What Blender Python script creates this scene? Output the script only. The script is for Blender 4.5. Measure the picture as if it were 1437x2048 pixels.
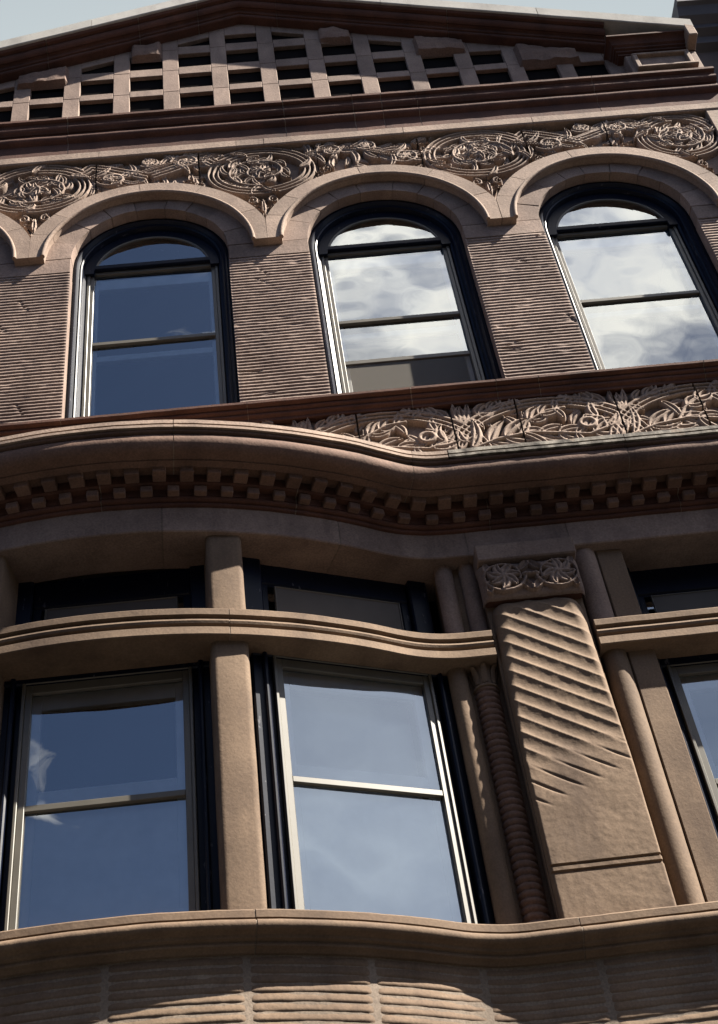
import bpy, bmesh, math, random
import numpy as np
from mathutils import Matrix, Vector, noise

for o in list(bpy.data.objects):
    bpy.data.objects.remove(o)
scene = bpy.context.scene
COL = scene.collection
R = math.radians

# ------------------------------------------------------------------ camera
cam_data = bpy.data.cameras.new('camera')
cam_data.lens = 50.0
cam_data.sensor_width = 36.0
cam_data.sensor_fit = 'AUTO'
cam_data.clip_start = 0.05
cam_data.clip_end = 3000
cam = bpy.data.objects.new('camera', cam_data)
COL.objects.link(cam)
rt = Vector((0.99364621, 0.02627714, -0.10943824))
dn = Vector((-0.09549586, 0.71143409, -0.69623421))
fw = Vector((0.05956305, 0.70226138, 0.70942314))
m3 = Matrix((rt, -dn, -fw)).transposed()
cam.matrix_world = Matrix.Translation((0, -6.0, 1.6)) @ m3.to_4x4()
scene.camera = cam

# ------------------------------------------------------------------ sky, sun, exposure
SUN = Vector((2.75, -1.0, 3.1)).normalized()          # towards the sun
SUN_EL = math.asin(SUN.z)
SUN_AZ = math.atan2(SUN.x, SUN.y)
world = bpy.data.worlds.new('World')
scene.world = world
world.use_nodes = True
wn = world.node_tree
wn.nodes.clear()
def wnode(t, **k):
    n = wn.nodes.new(t)
    for a, b in k.items():
        setattr(n, a, b)
    return n
def wmath(op, a, b=None, clamp=False):
    n = wnode('ShaderNodeMath', operation=op, use_clamp=clamp)
    for i, s in enumerate((a, b)):
        if s is None: continue
        if isinstance(s, (int, float)): n.inputs[i].default_value = s
        else: wn.links.new(s, n.inputs[i])
    return n.outputs[0]
sky = wnode('ShaderNodeTexSky', sky_type='NISHITA')
sky.sun_disc = False
sky.sun_elevation = SUN_EL
sky.sun_rotation = SUN_AZ
sky.air_density = 0.40
sky.dust_density = 0.5
sky.ozone_density = 1.0
tc = wnode('ShaderNodeTexCoord')
sep = wnode('ShaderNodeSeparateXYZ')
wn.links.new(tc.outputs['Generated'], sep.inputs[0])
zz = wmath('MAXIMUM', sep.outputs['Z'], 0.08)
uu = wmath('DIVIDE', sep.outputs['X'], zz)
vv = wmath('DIVIDE', sep.outputs['Y'], zz)
comb = wnode('ShaderNodeCombineXYZ')
wn.links.new(uu, comb.inputs[0]); wn.links.new(vv, comb.inputs[1])
nz = wnode('ShaderNodeTexNoise')
nz.inputs['Scale'].default_value = 5.5
nz.inputs['Detail'].default_value = 9.0
nz.inputs['Roughness'].default_value = 0.6
wn.links.new(comb.outputs[0], nz.inputs['Vector'])
# drifting clouds behind the viewer, the ones the windows mirror
def bank(u0, v0, ru, rv):
    du = wmath('DIVIDE', wmath('SUBTRACT', uu, u0), ru)
    dv = wmath('DIVIDE', wmath('SUBTRACT', vv, v0), rv)
    rr = wmath('SQRT', wmath('ADD', wmath('MULTIPLY', du, du), wmath('MULTIPLY', dv, dv)))
    return wmath('MAXIMUM', wmath('SUBTRACT', 1.0, rr), -0.42)
dens = wmath('ADD', nz.outputs['Fac'], wmath('MULTIPLY', bank(0.27, -0.74, 0.31, 0.50), 0.42))
dens = wmath('ADD', dens, wmath('MULTIPLY', wmath('MAXIMUM', bank(-0.300, -1.40, 0.065, 0.24), 0.0), 0.42))
mask = wmath('MULTIPLY', wmath('SUBTRACT', dens, 0.52), 3.4, True)
thin = wmath('MULTIPLY', wmath('ADD', nz.outputs['Fac'], 0.15), wmath('MULTIPLY', wmath('MAXIMUM', bank(1.0, -1.25, 0.75, 0.8), 0.0), 0.9), True)
# pale haze over the roofs in front
veil = wmath('MULTIPLY', sep.outputs['Y'], 2.2, True)
n2 = wnode('ShaderNodeTexNoise'); n2.inputs['Scale'].default_value = 11.0; n2.inputs['Detail'].default_value = 6.0
wn.links.new(comb.outputs[0], n2.inputs['Vector'])
shade = wnode('ShaderNodeMix', data_type='RGBA')
wn.links.new(wmath('MULTIPLY', wmath('SUBTRACT', n2.outputs['Fac'], 0.35), 3.0, True), shade.inputs['Factor'])
shade.inputs['A'].default_value = (7.6, 7.6, 8.2, 1); shade.inputs['B'].default_value = (13.6, 12.7, 11.4, 1)
def wmix(f, a, b):
    n = wnode('ShaderNodeMix', data_type='RGBA')
    wn.links.new(f, n.inputs['Factor']); wn.links.new(a, n.inputs['A'])
    if isinstance(b, tuple): n.inputs['B'].default_value = b
    else: wn.links.new(b, n.inputs['B'])
    return n.outputs['Result']
c0 = wmix(veil, sky.outputs[0], (2.55, 2.84, 2.92, 1))
c1 = wmix(thin, c0, (8.0, 8.6, 9.4, 1))
mixed = wmix(mask, c1, shade.outputs['Result'])
bg = wnode('ShaderNodeBackground')
bg.inputs['Strength'].default_value = 0.05
wn.links.new(mixed, bg.inputs['Color'])
wo = wnode('ShaderNodeOutputWorld')
wn.links.new(bg.outputs[0], wo.inputs['Surface'])

sun_d = bpy.data.lights.new('sun', 'SUN')
sun_d.energy = 5.0
sun_d.angle = R(0.53)
sun_d.color = (1.0, 0.93, 0.82)
sun = bpy.data.objects.new('sun', sun_d)
COL.objects.link(sun)
sun.rotation_euler = SUN.to_track_quat('Z', 'Y').to_euler()
sun.location = SUN * 60

scene.view_settings.view_transform = 'Standard'
scene.view_settings.look = 'None'
scene.view_settings.gamma = 1.0
scene.view_settings.use_curve_mapping = False
scene.view_settings.exposure = 2.2

# ------------------------------------------------------------------ materials
def material(name):
    m = bpy.data.materials.new(name)
    m.use_nodes = True
    m.node_tree.nodes.clear()
    return m, m.node_tree
def add(nt, t, **k):
    n = nt.nodes.new(t)
    for a, b in k.items():
        setattr(n, a, b)
    return n

def stone_mat(name, c_lo, c_hi, c_stain, stain=0.5, bump=0.4, speck=0.10, scale=1.0, rough=0.86, grime=0.55):
    m, nt = material(name)
    L = nt.links.new
    out = add(nt, 'ShaderNodeOutputMaterial'); bs = add(nt, 'ShaderNodeBsdfPrincipled')
    L(bs.outputs[0], out.inputs[0])
    bs.inputs['Roughness'].default_value = rough
    bs.inputs['Specular IOR Level'].default_value = 0.25
    geo = add(nt, 'ShaderNodeNewGeometry')
    info = add(nt, 'ShaderNodeObjectInfo')
    n1 = add(nt, 'ShaderNodeTexNoise'); n1.inputs['Scale'].default_value = 3.1 * scale; n1.inputs['Detail'].default_value = 6
    n2 = add(nt, 'ShaderNodeTexNoise'); n2.inputs['Scale'].default_value = 85 * scale; n2.inputs['Detail'].default_value = 3
    mp = add(nt, 'ShaderNodeMapping'); mp.inputs['Scale'].default_value = (3.2, 3.2, 0.8)
    n3 = add(nt, 'ShaderNodeTexNoise'); n3.inputs['Scale'].default_value = 1.3; n3.inputs['Detail'].default_value = 7; n3.inputs['Roughness'].default_value = 0.65
    L(geo.outputs['Position'], n1.inputs['Vector']); L(geo.outputs['Position'], n2.inputs['Vector'])
    L(geo.outputs['Position'], mp.inputs['Vector']); L(mp.outputs[0], n3.inputs['Vector'])
    r1 = add(nt, 'ShaderNodeValToRGB'); r1.color_ramp.elements[0].position = 0.33; r1.color_ramp.elements[1].position = 0.67
    r1.color_ramp.elements[0].color = (*c_lo, 1); r1.color_ramp.elements[1].color = (*c_hi, 1)
    L(n1.outputs['Fac'], r1.inputs[0])
    # per stone tone
    hv = add(nt, 'ShaderNodeHueSaturation')
    mr = add(nt, 'ShaderNodeMapRange'); mr.inputs['To Min'].default_value = 0.86; mr.inputs['To Max'].default_value = 1.12
    L(info.outputs['Random'], mr.inputs['Value']); L(mr.outputs[0], hv.inputs['Value']); L(r1.outputs[0], hv.inputs['Color'])
    # speckle
    mr2 = add(nt, 'ShaderNodeMapRange'); mr2.inputs['From Min'].default_value = 0.3; mr2.inputs['From Max'].default_value = 0.7
    mr2.inputs['To Min'].default_value = 1 - speck * 2; mr2.inputs['To Max'].default_value = 1 + speck * 2
    L(n2.outputs['Fac'], mr2.inputs['Value'])
    mul = add(nt, 'ShaderNodeMix', data_type='RGBA', blend_type='MULTIPLY'); mul.inputs['Factor'].default_value = 1
    cx = add(nt, 'ShaderNodeCombineColor')
    for i in range(3): L(mr2.outputs[0], cx.inputs[i])
    L(hv.outputs[0], mul.inputs['A']); L(cx.outputs[0], mul.inputs['B'])
    # stain streaks
    r3 = add(nt, 'ShaderNodeValToRGB'); r3.color_ramp.elements[0].position = 0.52; r3.color_ramp.elements[1].position = 0.72
    L(n3.outputs['Fac'], r3.inputs[0])
    sm = add(nt, 'ShaderNodeMath', operation='MULTIPLY'); sm.inputs[1].default_value = stain
    L(r3.outputs[0], sm.inputs[0])
    mx = add(nt, 'ShaderNodeMix', data_type='RGBA'); mx.inputs['B'].default_value = (*c_stain, 1)
    L(sm.outputs[0], mx.inputs['Factor']); L(mul.outputs['Result'], mx.inputs['A'])
    n5 = add(nt, 'ShaderNodeTexNoise'); n5.inputs['Scale'].default_value = 1.1; n5.inputs['Detail'].default_value = 9; n5.inputs['Roughness'].default_value = 0.7
    mp5 = add(nt, 'ShaderNodeMapping'); mp5.inputs['Location'].default_value = (7.3, 1.1, 4.2); mp5.inputs['Scale'].default_value = (1.6, 1.6, 1.0)
    L(geo.outputs['Position'], mp5.inputs['Vector']); L(mp5.outputs[0], n5.inputs['Vector'])
    r5 = add(nt, 'ShaderNodeValToRGB'); r5.color_ramp.elements[0].position = 0.47; r5.color_ramp.elements[1].position = 0.66
    L(n5.outputs['Fac'], r5.inputs[0])
    g5 = add(nt, 'ShaderNodeMath', operation='MULTIPLY'); g5.inputs[1].default_value = grime
    L(r5.outputs[0], g5.inputs[0])
    mx5 = add(nt, 'ShaderNodeMix', data_type='RGBA', blend_type='MULTIPLY'); mx5.inputs['B'].default_value = (0.42, 0.40, 0.42, 1)
    L(g5.outputs[0], mx5.inputs['Factor']); L(mx.outputs['Result'], mx5.inputs['A'])
    L(mx5.outputs['Result'], bs.inputs['Base Color'])
    b1 = add(nt, 'ShaderNodeBump'); b1.inputs['Strength'].default_value = bump; b1.inputs['Distance'].default_value = 0.006
    n4 = add(nt, 'ShaderNodeTexNoise'); n4.inputs['Scale'].default_value = 42; n4.inputs['Detail'].default_value = 5; n4.inputs['Roughness'].default_value = 0.65
    L(geo.outputs['Position'], n4.inputs['Vector']); L(n4.outputs['Fac'], b1.inputs['Height'])
    b2 = add(nt, 'ShaderNodeBump'); b2.inputs['Strength'].default_value = bump; b2.inputs['Distance'].default_value = 0.012
    L(n1.outputs['Fac'], b2.inputs['Height']); L(b1.outputs[0], b2.inputs['Normal'])
    L(b2.outputs[0], bs.inputs['Normal'])
    return m

M = {}
M['stone'] = stone_mat('brownstone', (0.1626, 0.1144, 0.0920), (0.2187, 0.1577, 0.1256), (0.0557, 0.0393, 0.0341), 0.45)
M['carve'] = stone_mat('carved_brownstone', (0.1794, 0.1287, 0.0994), (0.2396, 0.1759, 0.1366), (0.0866, 0.0643, 0.0537), 0.35)
M['tan'] = stone_mat('tan_brownstone', (0.1086, 0.0726, 0.0476), (0.1430, 0.0979, 0.0649), (0.0641, 0.0413, 0.0291), 0.6, bump=0.3, speck=0.07)
M['dark'] = stone_mat('weathered_shaded_brownstone', (0.0560, 0.0229, 0.0153), (0.0830, 0.0358, 0.0235), (0.0208, 0.0103, 0.0089), 0.6)  # stained stone, colour lowered further to carry the shade of the mouldings
M['rough'] = stone_mat('rock_faced_brownstone', (0.1157, 0.0728, 0.0567), (0.1644, 0.1052, 0.0789), (0.0548, 0.0378, 0.0320), 0.4, bump=0.9)
M['mid'] = stone_mat('mid_brownstone', (0.1051, 0.0618, 0.0456), (0.1431, 0.0865, 0.0637), (0.0422, 0.0270, 0.0216), 0.5)  # tone between the plain brownstone and the darkest mix
M['mortar'] = stone_mat('pale_mortar', (0.1427, 0.1119, 0.0846), (0.1927, 0.1517, 0.1175), (0.0856, 0.0651, 0.0514), 0.4)
M['lichen'] = stone_mat('lichened_stone', (0.035, 0.028, 0.022), (0.24, 0.215, 0.18), (0.03, 0.025, 0.02), 0.85, scale=5)
M['coping'] = stone_mat('pale_coping', (0.2951, 0.2793, 0.2530), (0.3478, 0.3320, 0.3057), (0.2213, 0.2108, 0.1950), 0.35, bump=0.12, speck=0.03)

def plain(name, col, rough=0.5, spec=0.5, metallic=0.0, var=0.12, nscale=20, bump=0.1, flake=None):
    m, nt = material(name); L = nt.links.new
    out = add(nt, 'ShaderNodeOutputMaterial'); bs = add(nt, 'ShaderNodeBsdfPrincipled')
    L(bs.outputs[0], out.inputs[0])
    bs.inputs['Roughness'].default_value = rough; bs.inputs['Metallic'].default_value = metallic
    bs.inputs['Specular IOR Level'].default_value = spec
    geo = add(nt, 'ShaderNodeNewGeometry')
    n = add(nt, 'ShaderNodeTexNoise'); n.inputs['Scale'].default_value = nscale; n.inputs['Detail'].default_value = 5
    L(geo.outputs['Position'], n.inputs['Vector'])
    r = add(nt, 'ShaderNodeValToRGB'); r.color_ramp.elements[0].position = 0.3; r.color_ramp.elements[1].position = 0.7
    r.color_ramp.elements[0].color = (*[c * (1 - var) for c in col], 1); r.color_ramp.elements[1].color = (*[c * (1 + var) for c in col], 1)
    L(n.outputs['Fac'], r.inputs[0])
    src = r.outputs[0]
    if flake:
        mp = add(nt, 'ShaderNodeMapping'); mp.inputs['Scale'].default_value = (28, 28, 9)
        n2 = add(nt, 'ShaderNodeTexNoise'); n2.inputs['Scale'].default_value = 1.0; n2.inputs['Detail'].default_value = 6; n2.inputs['Roughness'].default_value = 0.7
        L(geo.outputs['Position'], mp.inputs['Vector']); L(mp.outputs[0], n2.inputs['Vector'])
        r2 = add(nt, 'ShaderNodeValToRGB'); r2.color_ramp.elements[0].position = 0.64; r2.color_ramp.elements[1].position = 0.66
        L(n2.outputs['Fac'], r2.inputs[0])
        mx = add(nt, 'ShaderNodeMix', data_type='RGBA'); mx.inputs['B'].default_value = (*flake, 1)
        L(r2.outputs[0], mx.inputs['Factor']); L(src, mx.inputs['A']); src = mx.outputs['Result']
    L(src, bs.inputs['Base Color'])
    b = add(nt, 'ShaderNodeBump'); b.inputs['Strength'].default_value = bump; b.inputs['Distance'].default_value = 0.004
    L(n.outputs['Fac'], b.inputs['Height']); L(b.outputs[0], bs.inputs['Normal'])
    return m
M['navy'] = plain('navy_gloss_paint', (0.002, 0.0038, 0.011), 0.40, 0.16, flake=(0.06, 0.06, 0.07))
M['storm'] = plain('tan_storm_frame', (0.078, 0.070, 0.055), 0.45, 0.5, nscale=8)
M['sash'] = plain('cream_sash_paint', (0.75, 0.75, 0.72), 0.5, 0.4, nscale=6)
M['room'] = plain('unlit_black', (0.009, 0.008, 0.008), 1.0, 0.0, nscale=1)  # near-black colour stands in for unlit rooms and lattice hollows
M['roofing'] = plain('roof_felt', (0.05, 0.05, 0.055), 0.9, 0.2, nscale=4)
M['nb_wall'] = plain('neighbour_dark_stone', (0.055, 0.045, 0.045), 0.9, 0.2, nscale=5, bump=0.4)
M['nb_metal'] = plain('neighbour_dark_cornice', (0.035, 0.033, 0.04), 0.6, 0.3, nscale=5)
M['asphalt'] = plain('asphalt', (0.024, 0.024, 0.025), 0.9, 0.3, nscale=3)
M['paving'] = plain('paving', (0.026, 0.026, 0.027), 0.9, 0.3, nscale=3)
M['board'] = plain('brown_board', (0.06, 0.05, 0.04), 0.6, 0.3, nscale=6)
M['blind'] = plain('roller_blind_cloth', (0.42, 0.43, 0.44), 0.9, 0.1, nscale=3)

def glass_mat(name, refl=0.24, tint=(0.86, 0.90, 0.92)):
    m, nt = material(name); L = nt.links.new
    out = add(nt, 'ShaderNodeOutputMaterial')
    gl = add(nt, 'ShaderNodeBsdfGlossy'); gl.inputs['Roughness'].default_value = 0.0; gl.inputs['Color'].default_value = (0.92, 0.98, 1.0, 1)
    tr = add(nt, 'ShaderNodeBsdfTransparent'); tr.inputs['Color'].default_value = (*tint, 1)
    mx = add(nt, 'ShaderNodeMixShader')
    lw = add(nt, 'ShaderNodeFresnel'); lw.inputs['IOR'].default_value = 1.5
    mth = add(nt, 'ShaderNodeMath', operation='ADD', use_clamp=True); mth.inputs[1].default_value = refl
    L(lw.outputs[0], mth.inputs[0]); L(mth.outputs[0], mx.inputs[0])
    L(tr.outputs[0], mx.inputs[1]); L(gl.outputs[0], mx.inputs[2]); L(mx.outputs[0], out.inputs[0])
    # slow waviness of old drawn glass
    geo = add(nt, 'ShaderNodeNewGeometry')
    n = add(nt, 'ShaderNodeTexNoise'); n.inputs['Scale'].default_value = 2.2; n.inputs['Detail'].default_value = 1
    L(geo.outputs['Position'], n.inputs['Vector'])
    b = add(nt, 'ShaderNodeBump'); b.inputs['Strength'].default_value = 0.10; b.inputs['Distance'].default_value = 0.05
    L(n.outputs['Fac'], b.inputs['Height']); L(b.outputs[0], gl.inputs['Normal'])
    return m
M['glass'] = glass_mat('window_glass')
m, nt = material('insect_screen'); L = nt.links.new
out = add(nt, 'ShaderNodeOutputMaterial'); df = add(nt, 'ShaderNodeBsdfDiffuse'); df.inputs['Color'].default_value = (0.16, 0.15, 0.135, 1)
tr = add(nt, 'ShaderNodeBsdfTransparent'); mx = add(nt, 'ShaderNodeMixShader'); mx.inputs[0].default_value = 0.6
L(tr.outputs[0], mx.inputs[1]); L(df.outputs[0], mx.inputs[2]); L(mx.outputs[0], out.inputs[0])
M['screen'] = m

# ------------------------------------------------------------------ mesh helpers
def link(name, me, parent=None, mat=None):
    o = bpy.data.objects.new(name, me)
    COL.objects.link(o)
    if parent is not None: o.parent = parent
    if mat is not None and me is not None:
        me.materials.clear(); me.materials.append(M[mat])
    return o
def mesh(name, v, f, smooth=None):
    me = bpy.data.meshes.new(name)
    me.from_pydata([tuple(p) for p in v], [], [tuple(q) for q in f])
    me.validate(); me.update()
    if smooth is not None:
        me.polygons.foreach_set('use_smooth', [True] * len(me.polygons))
        me.set_sharp_from_angle(angle=R(smooth))
    return me
class MB:
    def __init__(s): s.v = []; s.f = []
    def add(s, v, f):
        b = len(s.v); s.v += [tuple(p) for p in v]; s.f += [tuple(i + b for i in q) for q in f]; return s
    def box(s, x0, x1, y0, y1, z0, z1, c=0.0):
        if c <= 0:
            v = [(x, y, z) for z in (z0, z1) for y in (y0, y1) for x in (x0, x1)]
            f = [(0, 2, 3, 1), (4, 5, 7, 6), (0, 1, 5, 4), (2, 6, 7, 3), (0, 4, 6, 2), (1, 3, 7, 5)]
            return s.add(v, f)
        lo = (x0, y0, z0); hi = (x1, y1, z1)
        v = []; idx = {}
        for a in range(8):
            sg = [(a >> k) & 1 for k in range(3)]
            for k in range(3):
                p = []
                for j in range(3):
                    e = hi[j] if sg[j] else lo[j]
                    if j != k: e += -c if sg[j] else c
                    p.append(e)
                idx[(a, k)] = len(v); v.append(tuple(p))
        f = []
        for k in range(3):
            i, j = [(1, 2), (2, 0), (0, 1)][k]
            for side in (0, 1):
                q = []
                for (bi, bj) in ((0, 0), (1, 0), (1, 1), (0, 1)):
                    q.append(idx[((side << k) | (bi << i) | (bj << j), k)])
                f.append(tuple(q) if side else tuple(reversed(q)))
        for k in range(3):
            i, j = [(1, 2), (2, 0), (0, 1)][k]
            for bi in (0, 1):
                for bj in (0, 1):
                    a = (bi << i) | (bj << j); b = a | (1 << k)
                    f.append((idx[(a, i)], idx[(b, i)], idx[(b, j)], idx[(a, j)]))
        for a in range(8):
            f.append((idx[(a, 0)], idx[(a, 1)], idx[(a, 2)]))
        return s.add(v, f)
    def loft(s, rings, closed=True, caps=True):
        n = len(rings[0]); v = [p for r in rings for p in r]; f = []
        for i in range(len(rings) - 1):
            for j in range(n if closed else n - 1):
                k = (j + 1) % n
                f.append((i * n + j, i * n + k, (i + 1) * n + k, (i + 1) * n + j))
        if caps and closed:
            f.append(tuple(range(n - 1, -1, -1))); f.append(tuple((len(rings) - 1) * n + j for j in range(n)))
        return s.add(v, f)
    def jitter(s, amp, sc=6.0, seed=0):
        off = Vector((seed * 3.7, seed * 1.9, seed * 2.3))
        s.v = [tuple(Vector(p) + amp * noise.noise_vector((Vector(p) + off) * sc) + amp * 0.5 * noise.noise_vector((Vector(p) + off) * sc * 4)) for p in s.v]
        return s
    def obj(s, name, mat, parent=None, smooth=None):
        return link(name, mesh(name, s.v, s.f, smooth), parent, mat)
def tag(o, label=None, cat=None, group=None, kind=None):
    if label: o['label'] = label
    if cat: o['category'] = cat
    if group: o['group'] = group
    if kind: o['kind'] = kind
    return o

def inset(prof, d):
    # move each corner of a closed (p, z) profile inwards by d
    n = len(prof); a = sum(prof[i][0] * prof[(i + 1) % n][1] - prof[(i + 1) % n][0] * prof[i][1] for i in range(n))
    sg = 1 if a > 0 else -1; out = []
    for i in range(n):
        p0, p1, p2 = Vector(prof[i - 1]), Vector(prof[i]), Vector(prof[(i + 1) % n])
        e1 = (p1 - p0); e2 = (p2 - p1)
        if e1.length < 1e-6 or e2.length < 1e-6: out.append(tuple(p1)); continue
        e1.normalize(); e2.normalize()
        n1 = Vector((-e1.y, e1.x)) * sg; n2 = Vector((-e2.y, e2.x)) * sg
        b = n1 + n2
        if b.length < 1e-3: b = n1
        b.normalize(); k = d / max(0.5, b.dot(n1))
        out.append(tuple(p1 + b * k))
    return out
def arcp(c, r, a0, a1, n):
    return [(c[0] + r * math.cos(R(a0 + (a1 - a0) * i / n)), c[1] + r * math.sin(R(a0 + (a1 - a0) * i / n))) for i in range(n + 1)]

# plan of the bow front: a wide convex arc that runs through a hollow curve into the flat wall
XC, YF, DEP, RB, RF = -0.94, -0.03, 0.45, 3.45, 0.9
BXF = math.sqrt(2 * DEP * (RB + RF) - DEP * DEP)
BXT = BXF * RB / (RB + RF)
BYC = YF - DEP + RB
def bow(x):
    dx = x - XC; a = abs(dx); sg = 1 if dx >= 0 else -1
    if a < BXT:
        q = math.sqrt(RB * RB - dx * dx)
        return x, BYC - q, dx / RB, -q / RB
    if a < BXF:
        q = math.sqrt(RF * RF - (a - BXF) ** 2)
        return x, YF - RF + q, sg * (BXF - a) / RF, -q / RF
    return x, YF, 0.0, -1.0
def flat(y):
    return lambda x: (x, y, 0.0, -1.0)
def sweep(mb, path, prof, x0, x1, step=0.05):
    n = max(1, int(math.ceil((x1 - x0) / step)))
    rings = []
    for i in range(n + 1):
        x, y, nx, ny = path(x0 + (x1 - x0) * i / n)
        rings.append([(x + nx * p, y + ny * p, z) for p, z in prof])
    return mb.loft(rings)
def course(name, piece, path, prof, joints, mat, parent, gap=0.006, step=0.05, jit=0.0022, smooth=32, mats=None, core='mortar'):
    root = sweep(MB(), path, inset(prof, 0.0025), joints[0] + 0.01, joints[-1] - 0.01, 0.08).obj(name, core, parent, smooth)
    for i in range(len(joints) - 1):
        mb = sweep(MB(), path, prof, joints[i] + gap / 2, joints[i + 1] - gap / 2, step).jitter(jit, 5, i)
        mb.obj(piece, mats[i % len(mats)] if mats else mat, root, smooth)
    return root

# relief carving on a height grid
class Relief:
    def __init__(s, x0, x1, z0, z1, res):
        s.nx = int(round((x1 - x0) / res)) + 1; s.nz = int(round((z1 - z0) / res)) + 1
        s.x = np.linspace(x0, x1, s.nx); s.z = np.linspace(z0, z1, s.nz)
        s.X, s.Z = np.meshgrid(s.x, s.z); s.H = np.zeros_like(s.X)
    def stroke(s, pts, w, h, kind='round'):
        pts = np.asarray(pts, float); n = len(pts)
        w = np.full(n, w, float) if np.isscalar(w) else np.asarray(w, float)
        W = w.max() + 0.004
        i0, i1 = np.searchsorted(s.x, [pts[:, 0].min() - W, pts[:, 0].max() + W])
        j0, j1 = np.searchsorted(s.z, [pts[:, 1].min() - W, pts[:, 1].max() + W])
        if i1 <= i0 or j1 <= j0: return
        X = s.X[j0:j1, i0:i1][..., None]; Z = s.Z[j0:j1, i0:i1][..., None]
        A = pts[:-1]; D = pts[1:] - A; L2 = (D ** 2).sum(1) + 1e-12
        t = np.clip(((X - A[:, 0]) * D[:, 0] + (Z - A[:, 1]) * D[:, 1]) / L2, 0, 1)
        d = np.hypot(X - A[:, 0] - t * D[:, 0], Z - A[:, 1] - t * D[:, 1])
        ww = w[:-1] + t * (w[1:] - w[:-1])
        q = np.min(d / np.maximum(ww, 1e-4), axis=2)
        e = np.clip((1 - q) / 0.35, 0, 1)
        if kind == 'round': Hh = h * np.sqrt(np.clip(1 - q ** 3.2, 0, 1))
        elif kind == 'hollow': Hh = h * (0.30 + 0.70 * np.clip(q / 0.8, 0, 1) ** 2) * np.sqrt(np.clip((1 - q) / 0.22, 0, 1))
        else: Hh = h * (0.66 + 0.34 * np.clip(q / 0.35, 0, 1)) * np.sqrt(np.clip(1 - q ** 4, 0, 1))
        s.H[j0:j1, i0:i1] = np.maximum(s.H[j0:j1, i0:i1], np.where(q < 1, Hh, 0))
    def ellipse(s, cx, cz, a, b, w, h, a0=0, a1=360, kind='round', rot=0):
        t = np.radians(np.linspace(a0, a1, 49)); c, n = math.cos(R(rot)), math.sin(R(rot))
        ex, ez = a * np.cos(t), b * np.sin(t)
        s.stroke(np.c_[cx + ex * c - ez * n, cz + ex * n + ez * c], w, h, kind)
    def leaf(s, x, z, ang, Ln, curl, w, h, kind='hollow', aspect=1.0):
        n = 14; t = np.linspace(0, 1, n); a = np.radians(ang + curl * t)
        px = x + np.concatenate([[0], np.cumsum(np.cos(a[:-1]))]) * Ln / n
        pz = z + np.concatenate([[0], np.cumsum(np.sin(a[:-1]))]) * Ln / n * aspect
        s.stroke(np.c_[px, pz], 1.18 * w * np.sin(np.pi * (0.08 + 0.90 * t) ** 0.8) ** 0.8 + 0.004, h, kind)
        return px[-1], pz[-1]
    def vine(s, pts, w, h, step, L0, L1, curl, lw, rng, strands=1, sides=(1, -1), kind='vein', gap=2.3):
        # a stem with leaflets curling off both sides
        P = np.asarray(pts, float); seg = np.hypot(*np.diff(P, axis=0).T); d = np.concatenate([[0], np.cumsum(seg)])
        T = np.linspace(0, d[-1], max(8, int(d[-1] / 0.02))); X = np.interp(T, d, P[:, 0]); Z = np.interp(T, d, P[:, 1])
        nx, nz = -np.gradient(Z), np.gradient(X); q = np.hypot(nx, nz) + 1e-9; nx /= q; nz /= q
        for k in range(strands):
            o = (k - (strands - 1) / 2) * w * gap
            s.stroke(np.c_[X + nx * o, Z + nz * o], w, h)
        n = int(d[-1] / step)
        for k in range(n):
            i = int((k + 0.5) / n * (len(T) - 1)); a = math.degrees(math.atan2(-nx[i], nz[i])); t = k / max(1, n - 1)
            for sd in sides:
                L = (L0 + (L1 - L0) * t) * rng.uniform(0.8, 1.15)
                o = sd * w * strands
                s.leaf(X[i] + nx[i] * o, Z[i] + nz[i] * o, a + sd * rng.uniform(35, 60), L, -sd * curl * rng.uniform(0.6, 1.2) if k % 3 else sd * curl * 0.6, lw * rng.uniform(0.85, 1.2), h * rng.uniform(0.8, 1.1), kind)
    def spiral(s, cx, cz, r0, r1, a0, turns, w, h, asp=1.0):
        t = np.linspace(0, 1, 40); a = np.radians(a0) + turns * 2 * np.pi * t; r = r0 + (r1 - r0) * t
        s.stroke(np.c_[cx + r * np.cos(a), cz + asp * r * np.sin(a)], np.linspace(w, w * 0.7, 40), h)
    def rough(s, amp, sc, seed=0):
        rng = np.random.RandomState(seed)
        for k in range(3):
            f = sc * 2 ** k; gx = int((s.x[-1] - s.x[0]) * f) + 3; gz = int((s.z[-1] - s.z[0]) * f) + 3
            g = rng.rand(gz, gx) - 0.5
            u = (s.X - s.x[0]) * f; v = (s.Z - s.z[0]) * f
            iu = u.astype(int); iv = v.astype(int); fu = u - iu; fv = v - iv
            fu = fu * fu * (3 - 2 * fu); fv = fv * fv * (3 - 2 * fv)
            s.H += amp / 2 ** k * ((g[iv, iu] * (1 - fu) + g[iv, iu + 1] * fu) * (1 - fv) + (g[iv + 1, iu] * (1 - fu) + g[iv + 1, iu + 1] * fu) * fv)
    def geometry(s, y0, i0=0, i1=None, keep=None):
        i1 = s.nx if i1 is None else i1
        nx = i1 - i0
        V = np.c_[s.X[:, i0:i1].ravel(), (y0 - s.H[:, i0:i1]).ravel(), s.Z[:, i0:i1].ravel()]
        jj, ii = np.meshgrid(np.arange(s.nz - 1), np.arange(nx - 1), indexing='ij')
        a = (jj * nx + ii).ravel()
        F = np.c_[a, a + 1, a + nx + 1, a + nx]
        if keep is not None:
            kk = keep[:, i0:i1]; kf = (kk[:-1, :-1] | kk[1:, 1:]).ravel(); F = F[kf]
        return V, F
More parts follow.
